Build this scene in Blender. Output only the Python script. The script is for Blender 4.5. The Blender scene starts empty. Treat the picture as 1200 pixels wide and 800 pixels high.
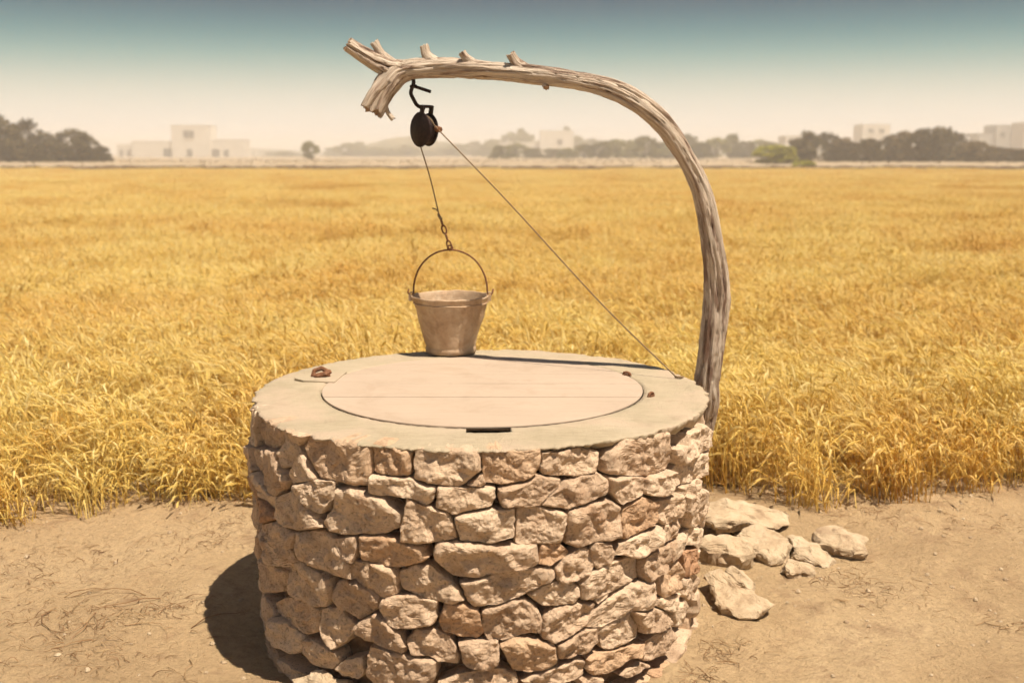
import bpy, bmesh, math, random
import numpy as np
from mathutils import Vector, Matrix, noise as mnoise

# ------------------------------------------------------------------ camera, sky, sun, exposure
scene = bpy.context.scene
rad = math.radians
PITCH = math.atan((400 - 181) / 1240.0)
cam_data = bpy.data.cameras.new('camera')
cam = bpy.data.objects.new('camera', cam_data)
scene.collection.objects.link(cam)
cam.location = (0.115, -3.65, 1.64)
cam.rotation_euler = (math.pi / 2 - PITCH, 0, 0)
cam_data.sensor_width = 36.0
cam_data.lens = 36.0 * 1240 / 1200
cam_data.clip_start = 0.05
cam_data.clip_end = 6000
cam_data.dof.use_dof = True
cam_data.dof.focus_distance = 3.5
cam_data.dof.aperture_fstop = 2.6
scene.camera = cam

SUN_EL, SUN_AZ = 66.5, 49.0          # azimuth measured from "towards the camera" round to the right
sd = Vector((math.sin(rad(SUN_AZ)) * math.cos(rad(SUN_EL)), -math.cos(rad(SUN_AZ)) * math.cos(rad(SUN_EL)), math.sin(rad(SUN_EL))))
world = bpy.data.worlds.new('World')
scene.world = world
world.use_nodes = True
wn, wl = world.node_tree.nodes, world.node_tree.links
wn.clear()
sky = wn.new('ShaderNodeTexSky')
sky.sky_type = 'NISHITA'
sky.sun_disc = False
sky.sun_elevation = rad(SUN_EL)
sky.sun_rotation = math.atan2(sd.x, sd.y)
sky.dust_density = 4.0
sky.air_density = 1.5
tcw = wn.new('ShaderNodeTexCoord')
sep = wn.new('ShaderNodeSeparateXYZ')
wl.new(tcw.outputs['Generated'], sep.inputs[0])
ramp = wn.new('ShaderNodeValToRGB')
STRENGTH = 0.1
cr = ramp.color_ramp
cr.interpolation = 'B_SPLINE'
for e in list(cr.elements)[1:]:
    cr.elements.remove(e)
SKYCOL = [(0.0, (.53, .475, .42)), (0.03, (.50, .455, .395)), (0.060, (.36, .37, .31)), (0.092, (.085, .20, .195)),
          (0.122, (.008, .070, .105)), (0.146, (.001, .020, .055)), (0.19, (.006, .03, .06)), (0.30, (.035, .05, .075)), (1.0, (.06, .06, .075))]
cr.elements[0].position = 0.0
cr.elements[0].color = (*SKYCOL[0][1], 1)
for p, c in SKYCOL[1:]:
    e = cr.elements.new(p)
    e.color = (*c, 1)
wl.new(sep.outputs['Z'], ramp.inputs[0])
scl = wn.new('ShaderNodeVectorMath'); scl.operation = 'SCALE'
scl.inputs['Scale'].default_value = 1.0 / STRENGTH
wl.new(ramp.outputs[0], scl.inputs[0])
mixw = wn.new('ShaderNodeMix'); mixw.data_type = 'RGBA'
mixw.inputs[0].default_value = 0.93
wl.new(sky.outputs[0], mixw.inputs[6])
wl.new(scl.outputs[0], mixw.inputs[7])
bg = wn.new('ShaderNodeBackground')
bg.inputs['Strength'].default_value = STRENGTH
wl.new(mixw.outputs[2], bg.inputs[0])
wo = wn.new('ShaderNodeOutputWorld')
wl.new(bg.outputs[0], wo.inputs[0])

sun_data = bpy.data.lights.new('sun', 'SUN')
sun_data.energy = 4.3
sun_data.angle = rad(0.5)
sun_data.color = (1.0, .875, .715)
sun = bpy.data.objects.new('sun', sun_data)
scene.collection.objects.link(sun)
sun.rotation_euler = (-sd).to_track_quat('-Z', 'Y').to_euler()

vs = scene.view_settings
vs.view_transform = 'Standard'
vs.look = 'None'
vs.gamma = 1.0
vs.use_curve_mapping = False
vs.exposure = 0.95
scene.render.engine = 'CYCLES'
scene.cycles.use_denoising = True
scene.cycles.max_bounces = 6
scene.cycles.diffuse_bounces = 3
scene.cycles.transmission_bounces = 4
scene.cycles.volume_bounces = 2
scene.cycles.sample_clamp_indirect = 6.0
scene.cycles.use_adaptive_sampling = True
scene.cycles.adaptive_threshold = 0.035
scene.cycles.adaptive_min_samples = 20

COL = scene.collection
rnd = random.Random(7)

# ------------------------------------------------------------------ helpers
def nz(x, y, z, s=1.0, oct=4):
    return mnoise.fractal(Vector((x * s, y * s, z * s)), 1.0, 2.0, oct)

def n1(x, y, z, s=1.0):
    return mnoise.noise(Vector((x * s, y * s, z * s)))

def mesh(name, verts, faces, mat=None, smooth=False):
    me = bpy.data.meshes.new(name)
    me.from_pydata(verts, [], faces)
    if mat:
        me.materials.append(mat)
    if smooth:
        me.polygons.foreach_set('use_smooth', [True] * len(me.polygons))
    me.update()
    return me

def obj(name, me, parent=None, loc=None):
    o = bpy.data.objects.new(name, me)
    COL.objects.link(o)
    if parent:
        o.parent = parent
    if loc:
        o.location = loc
    return o

def tag(o, label=None, cat=None, group=None, kind=None):
    if label: o['label'] = label
    if cat: o['category'] = cat
    if group: o['group'] = group
    if kind: o['kind'] = kind
    return o

def thing(name, label, cat, loc=(0, 0, 0), group=None):
    return tag(obj(name, None, None, loc), label, cat, group)

class MB:
    """collects simple shapes into one mesh"""
    def __init__(s):
        s.v, s.f = [], []
    def add(s, v, f):
        k = len(s.v)
        s.v += [tuple(p) for p in v]
        s.f += [tuple(i + k for i in q) for q in f]
    def box(s, a, b):
        (x0, y0, z0), (x1, y1, z1) = a, b
        s.add([(x0, y0, z0), (x1, y0, z0), (x1, y1, z0), (x0, y1, z0), (x0, y0, z1), (x1, y0, z1), (x1, y1, z1), (x0, y1, z1)],
              [(0, 3, 2, 1), (4, 5, 6, 7), (0, 1, 5, 4), (1, 2, 6, 5), (2, 3, 7, 6), (3, 0, 4, 7)])
    def tube(s, pts, r, n=8, closed=False, cap=True):
        pts = [Vector(p) for p in pts]
        rr = r if isinstance(r, (list, tuple)) else [r] * len(pts)
        m = len(pts)
        rings = []
        ref = None
        for i, p in enumerate(pts):
            if closed:
                t = pts[(i + 1) % m] - pts[i - 1]
            else:
                t = pts[min(i + 1, m - 1)] - pts[max(i - 1, 0)]
            t.normalize()
            if ref is None:
                ref = t.orthogonal().normalized()
            ref = (ref - t * ref.dot(t)).normalized()
            b = t.cross(ref)
            rings.append([p + (ref * math.cos(a) + b * math.sin(a)) * rr[i] for a in [2 * math.pi * k / n for k in range(n)]])
        v = [q for ring in rings for q in ring]
        f = []
        for i in range(m if closed else m - 1):
            j = (i + 1) % m
            for k in range(n):
                k2 = (k + 1) % n
                f.append((i * n + k, i * n + k2, j * n + k2, j * n + k))
        if cap and not closed:
            f.append(tuple(range(n))[::-1])
            f.append(tuple((m - 1) * n + k for k in range(n)))
        s.add(v, f)
    def lathe(s, prof, n=48, cx=0, cy=0):
        m = len(prof)
        v = [(cx + r * math.cos(2 * math.pi * k / n), cy + r * math.sin(2 * math.pi * k / n), z) for r, z in prof for k in range(n)]
        f = []
        for i in range(m - 1):
            for k in range(n):
                k2 = (k + 1) % n
                f.append((i * n + k, i * n + k2, (i + 1) * n + k2, (i + 1) * n + k))
        s.add(v, f)
    def build(s, name, mat, parent=None, smooth=False, loc=None):
        return obj(name, mesh(name, s.v, s.f, mat, smooth), parent, loc)

def catmull(pts, per):
    P = [Vector(p) for p in pts]
    P = [P[0] * 2 - P[1]] + P + [P[-1] * 2 - P[-2]] if len(P[0]) != 2 else P
    out = []
    for i in range(1, len(P) - 2):
        for k in range(per):
            t = k / per
            a, b, c, d = P[i - 1], P[i], P[i + 1], P[i + 2]
            out.append(.5 * ((2 * b) + (c - a) * t + (2 * a - 5 * b + 4 * c - d) * t * t + (3 * b - a - 3 * c + d) * t ** 3))
    out.append(P[-2])
    return out

# ------------------------------------------------------------------ materials
class NT:
    def __init__(s, name):
        s.m = bpy.data.materials.new(name)
        s.m.use_nodes = True
        s.n, s.l = s.m.node_tree.nodes, s.m.node_tree.links
        s.n.clear()
        s.out = s.n.new('ShaderNodeOutputMaterial')
    def node(s, t, **kw):
        x = s.n.new(t)
        for k, v in kw.items():
            setattr(x, k, v)
        return x
    def noise(s, vec, scale, detail=6, rough=.6, dist=0.0):
        x = s.node('ShaderNodeTexNoise')
        x.inputs['Scale'].default_value = scale
        x.inputs['Detail'].default_value = detail
        x.inputs['Roughness'].default_value = rough
        x.inputs['Distortion'].default_value = dist
        if vec is not None:
            s.l.new(vec, x.inputs['Vector'])
        return x.outputs['Fac']
    def ramp(s, fac, stops):
        x = s.node('ShaderNodeValToRGB')
        c = x.color_ramp
        while len(c.elements) > 1:
            c.elements.remove(c.elements[-1])
        c.elements[0].position = stops[0][0]
        v = stops[0][1]
        c.elements[0].color = (*v, 1) if isinstance(v, tuple) else (v, v, v, 1)
        for p, v in stops[1:]:
            e = c.elements.new(p)
            e.color = (*v, 1) if isinstance(v, tuple) else (v, v, v, 1)
        s.l.new(fac, x.inputs[0])
        return x.outputs[0]
    def mix(s, fac, a, b, mode='MIX'):
        x = s.node('ShaderNodeMix', data_type='RGBA', blend_type=mode)
        for i, v in ((0, fac), (6, a), (7, b)):
            if isinstance(v, (int, float)):
                x.inputs[i].default_value = v if i == 0 else (v, v, v, 1)
            elif isinstance(v, tuple):
                x.inputs[i].default_value = (*v, 1)
            else:
                s.l.new(v, x.inputs[i])
        return x.outputs[2]
    def bump(s, h, strength, dist, prev=None):
        x = s.node('ShaderNodeBump')
        x.inputs['Strength'].default_value = strength
        x.inputs['Distance'].default_value = dist
        s.l.new(h, x.inputs['Height'])
        if prev is not None:
            s.l.new(prev, x.inputs['Normal'])
        return x.outputs[0]
    def done(s, color, rough=.9, normal=None, metal=0.0, spec=.25, trans=None):
        b = s.node('ShaderNodeBsdfPrincipled')
        if isinstance(color, tuple):
            b.inputs['Base Color'].default_value = (*color, 1)
        else:
            s.l.new(color, b.inputs['Base Color'])
        if isinstance(rough, (int, float)):
            b.inputs['Roughness'].default_value = rough
        else:
            s.l.new(rough, b.inputs['Roughness'])
        b.inputs['Metallic'].default_value = metal
        b.inputs['Specular IOR Level'].default_value = spec
        if normal is not None:
            s.l.new(normal, b.inputs['Normal'])
        sh = b.outputs[0]
        if trans is not None:
            t = s.node('ShaderNodeBsdfTranslucent')
            if isinstance(color, tuple):
                t.inputs[0].default_value = (*color, 1)
            else:
                s.l.new(color, t.inputs[0])
            mx = s.node('ShaderNodeMixShader')
            mx.inputs[0].default_value = trans
            s.l.new(sh, mx.inputs[1]); s.l.new(t.outputs[0], mx.inputs[2])
            sh = mx.outputs[0]
        s.l.new(sh, s.out.inputs[0])
        return s.m
    def pos(s):
        return s.node('ShaderNodeNewGeometry').outputs['Position']
    def objco(s):
        return s.node('ShaderNodeTexCoord').outputs['Object']
    def attr(s, name, what='Vector'):
        return s.node('ShaderNodeAttribute', attribute_name=name).outputs[what]
    def rand(s):
        return s.node('ShaderNodeObjectInfo').outputs['Random']

M = {}
# limestone rubble: each stone takes its own tint
t = NT('limestone')
p = t.pos()
r = t.rand()
base = t.ramp(r, [(0, (.46, .335, .235)), (.3, (.55, .415, .30)), (.6, (.61, .48, .355)), (.8, (.53, .385, .265)), (.93, (.51, .35, .225)), (1, (.40, .22, .125))])
blot = t.ramp(t.noise(p, 14, 8, .7), [(.3, (.68, .62, .56)), (.5, (.97, .95, .92)), (.7, (1.15, 1.13, 1.08))])
c = t.mix(1.0, base, blot, 'MULTIPLY')
rust = t.ramp(t.noise(p, 6, 5, .7), [(.58, 0.0), (.74, .55)])
c = t.mix(rust, c, (.30, .135, .05))
speck = t.ramp(t.noise(p, 120, 3, .6), [(.33, .55), (.45, 1.0)])
c = t.mix(1.0, c, speck, 'MULTIPLY')
b1 = t.bump(t.noise(p, 28, 8, .72), .6, .012)
b2 = t.bump(t.noise(p, 95, 7, .78), .7, .006, b1)
M['stone'] = t.done(c, .95, b2)

# earth fill between the stones
t = NT('earth_fill')
p = t.pos()
c = t.ramp(t.noise(p, 30, 6), [(.3, (.10, .06, .035)), (.7, (.22, .14, .08))])
M['fill'] = t.done(c, 1.0, t.bump(t.noise(p, 60, 6), 1, .01))

# lime screed on top of the well
t = NT('lime_screed')
p = t.pos()
c = t.ramp(t.noise(p, 5, 8, .65), [(.3, (.34, .28, .188)), (.5, (.395, .326, .226)), (.7, (.43, .352, .252))])
mp = t.node('ShaderNodeMapping'); mp.inputs['Scale'].default_value = (7, 40, 7)
t.l.new(p, mp.inputs[0])
st = t.ramp(t.noise(mp.outputs[0], 1.6, 6, .7), [(.3, .84), (.6, 1.05)])
c = t.mix(.8, c, st, 'MULTIPLY')
sp = t.ramp(t.noise(p, 130, 3, .7), [(.27, .55), (.37, 1.0)])
c = t.mix(.8, c, sp, 'MULTIPLY')
wp = t.ramp(t.noise(p, 2.6, 6, .7, .5), [(.46, 0.0), (.62, .75)])
c = t.mix(wp, c, (.44, .335, .245))
wd = t.ramp(t.noise(p, 8, 7, .75, .3), [(.56, 0.0), (.72, .6)])
c = t.mix(wd, c, (.27, .21, .14))
b1 = t.bump(t.noise(p, 70, 8, .75), .9, .006)
M['screed'] = t.done(c, .95, t.bump(t.noise(p, 18, 6, .7), .35, .010, b1))

# painted boards of the cover
t = NT('cover_paint')
p = t.pos()
c = t.ramp(t.noise(p, 3, 7, .6), [(.3, (.385, .30, .225)), (.7, (.43, .335, .255))])
mp = t.node('ShaderNodeMapping'); mp.inputs['Scale'].default_value = (3, 90, 3)
t.l.new(p, mp.inputs[0])
st = t.ramp(t.noise(mp.outputs[0], 1.5, 5, .7), [(.3, .88), (.55, 1.02)])
c = t.mix(.7, c, st, 'MULTIPLY')
sp = t.ramp(t.noise(p, 45, 5, .75), [(.28, .55), (.38, 1.0)])
c = t.mix(.6, c, sp, 'MULTIPLY')
sm = t.ramp(t.noise(p, 4.5, 7, .7, .8), [(.52, 0.0), (.70, .55)])
c = t.mix(sm, c, (.31, .225, .155))
scr = t.node('ShaderNodeMapping'); scr.inputs['Scale'].default_value = (1.2, 160, 1); scr.inputs['Rotation'].default_value = (0, 0, .06)
t.l.new(p, scr.inputs[0])
sc2 = t.ramp(t.noise(scr.outputs[0], 1.0, 3, .5), [(.66, 0.0), (.70, .5)])
c = t.mix(sc2, c, (.24, .175, .12))
M['cover'] = t.done(c, .8, t.bump(t.noise(mp.outputs[0], 2, 6), .25, .003))

# weathered wood
t = NT('weathered_wood')
g = t.attr('grain')
p = t.pos()
mp = t.node('ShaderNodeMapping'); mp.inputs['Scale'].default_value = (1, 1, .07)
t.l.new(g, mp.inputs[0])
gr = t.noise(mp.outputs[0], 55, 7, .68, .6)
c = t.ramp(gr, [(.33, (.06, .032, .024)), (.41, (.28, .20, .15)), (.49, (.49, .40, .315)), (.69, (.64, .555, .455))])
fine = t.ramp(t.noise(mp.outputs[0], 210, 4, .7), [(.33, .62), (.5, 1.0)])
c = t.mix(.75, c, fine, 'MULTIPLY')
# bark-stripped dark streaks lower on the post
mp2 = t.node('ShaderNodeMapping'); mp2.inputs['Scale'].default_value = (1, 1, .2)
t.l.new(g, mp2.inputs[0])
dk = t.ramp(t.noise(mp2.outputs[0], 26, 5, .6), [(.50, 0.0), (.60, .85)])
low = t.attr('low', 'Fac')
mm = t.node('ShaderNodeMath', operation='MULTIPLY')
t.l.new(dk, mm.inputs[0]); t.l.new(low, mm.inputs[1])
c = t.mix(mm.outputs[0], c, (.16, .09, .06))
b1 = t.bump(gr, 1.0, .016)
b2 = t.bump(t.noise(mp.outputs[0], 160, 4, .7), .6, .004, b1)
M['wood'] = t.done(c, .9, b2, spec=.15)

t = NT('end_grain')
p = t.pos()
c = t.ramp(t.noise(p, 70, 5), [(.3, (.16, .095, .06)), (.7, (.42, .30, .20))])
M['endgrain'] = t.done(c, .95, t.bump(t.noise(p, 120, 4), .8, .005))

# soil
t = NT('dry_soil')
p = t.pos()
c = t.ramp(t.noise(p, 1.1, 8, .62), [(.3, (.34, .235, .13)), (.5, (.43, .305, .172)), (.7, (.49, .36, .212))])
fine = t.ramp(t.noise(p, 38, 6, .75), [(.3, .75), (.5, 1.0), (.75, 1.15)])
c = t.mix(.85, c, fine, 'MULTIPLY')
dk = t.ramp(t.noise(p, 4.5, 7, .72, .4), [(.53, 0.0), (.68, .7)])
c = t.mix(dk, c, (.26, .165, .095))
gm = t.attr('meadow', 'Fac')
pale = t.ramp(t.noise(p, .12, 6, .7), [(.3, (.30, .235, .155)), (.6, (.36, .285, .195)), (.75, (.29, .21, .135))])
c = t.mix(gm, c, pale)
b1 = t.bump(t.noise(p, 9, 7, .7), 1.0, .05)
b2 = t.bump(t.noise(p, 70, 6, .75), .9, .008, b1)
M['soil'] = t.done(c, 1.0, b2, spec=.1)

t = NT('straw_floor')
p = t.pos()
c = t.ramp(t.noise(p, 12, 6, .7), [(.3, (.28, .16, .05)), (.7, (.48, .31, .11))])
M['strawfloor'] = t.done(c, 1.0, t.bump(t.noise(p, 40, 5), 1, .03), spec=.1)

# ripe wheat
t = NT('ripe_wheat')
p = t.pos()
ti = t.attr('tint', 'Fac')
c = t.ramp(ti, [(0, (.67, .47, .125)), (.35, (.745, .575, .18)), (.65, (.79, .645, .25)), (1, (.82, .71, .38))])
pt = t.ramp(t.noise(p, .35, 4, .6), [(.35, (.97, .87, .70)), (.58, (1.03, 1.04, 1.0))])
c = t.mix(1.0, c, pt, 'MULTIPLY')
pt2 = t.ramp(t.noise(p, 2.2, 4, .6), [(.32, (.97, .82, .60)), (.55, (1.03, 1.03, 1.02))])
c = t.mix(.6, c, pt2, 'MULTIPLY')
M['wheat'] = t.done(c, .75, None, spec=.2, trans=.5)

def simple(name, stops, scale, rough=.8, metal=0.0, bump=0.0, bd=.004, spec=.3, obj_space=False, trans=None):
    t = NT(name)
    p = t.objco() if obj_space else t.pos()
    c = t.ramp(t.noise(p, scale, 6, .65), stops)
    nb = t.bump(t.noise(p, scale * 2.5, 6, .7), bump, bd) if bump else None
    return t.done(c, rough, nb, metal, spec, trans)

M['iron'] = simple('black_iron', [(.35, (.012, .006, .007)), (.7, (.035, .018, .014))], 60, .6, .5, .4, .002)
M['rust'] = simple('rusty_steel', [(.3, (.10, .045, .022)), (.55, (.22, .10, .05)), (.75, (.30, .17, .10))], 90, .8, .3, .6, .002)
M['rope'] = simple('old_rope', [(.3, (.12, .075, .04)), (.7, (.30, .21, .125))], 160, .95, 0, .8, .003)
t = NT('galvanised_bucket')
p = t.objco()
c = t.ramp(t.noise(p, 9, 7, .7, .6), [(.30, (.27, .165, .09)), (.48, (.42, .29, .18)), (.66, (.50, .38, .26)), (.78, (.62, .52, .40))])
sc_ = t.ramp(t.noise(p, 60, 5, .75), [(.3, .65), (.5, 1.0)])
c = t.mix(.7, c, sc_, 'MULTIPLY')
M['bucket'] = t.done(c, t.ramp(t.noise(p, 20, 5), [(.3, .45), (.7, .75)]), t.bump(t.noise(p, 14, 4, .6), .5, .016), .15, .35)
M['white'] = simple('whitewash', [(.3, (.56, .52, .46)), (.7, (.64, .60, .54))], .6, .9, 0, 0)
M['grey'] = simple('grey_render', [(.3, (.30, .29, .27)), (.7, (.38, .365, .34))], .6, .9)
M['dark'] = simple('shuttered_opening', [(.3, (.07, .065, .06)), (.7, (.11, .10, .09))], 2, .7)
M['bark'] = simple('bark', [(.3, (.07, .045, .03)), (.7, (.14, .095, .065))], 5, .95)
def leafmat(name, a, b, scale=7):  # noise from a to b paints shaded and sunlit clumps into the leaf colour
    return simple(name, [(.3, a), (.7, b)], scale, .7, 0, 0, spec=.2, obj_space=True, trans=.25)
M['leaf_dark'] = leafmat('dark_foliage', (.018, .016, .009), (.14, .11, .045))
M['leaf_mid'] = leafmat('olive_foliage', (.05, .05, .018), (.30, .27, .085))
M['leaf_brown'] = leafmat('brownish_foliage', (.035, .026, .012), (.21, .15, .065))
M['leaf_light'] = leafmat('yellow_green_foliage', (.32, .32, .035), (.56, .54, .08))
M['hill'] = simple('scrubby_hill', [(.35, (.06, .062, .03)), (.65, (.20, .165, .09))], .08, 1.0)
M['litter'] = simple('dry_litter', [(.3, (.17, .085, .045)), (.5, (.31, .19, .095)), (.7, (.46, .33, .17))], 9, .95, trans=.2)
M['rock'] = simple('loose_limestone', [(.3, (.26, .175, .105)), (.48, (.43, .325, .21)), (.7, (.54, .43, .30))], 11, .95, 0, 1.0, .014)

M['wallstone'] = simple('dark_field_stone', [(.3, (.10, .065, .04)), (.7, (.22, .15, .09))], 3, .95, 0, 1.0, .05)
M['palegrass'] = simple('bleached_grass', [(.3, (.28, .21, .13)), (.7, (.38, .30, .20))], .5, .9, trans=.3)
HAZE = 0.0021

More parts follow.
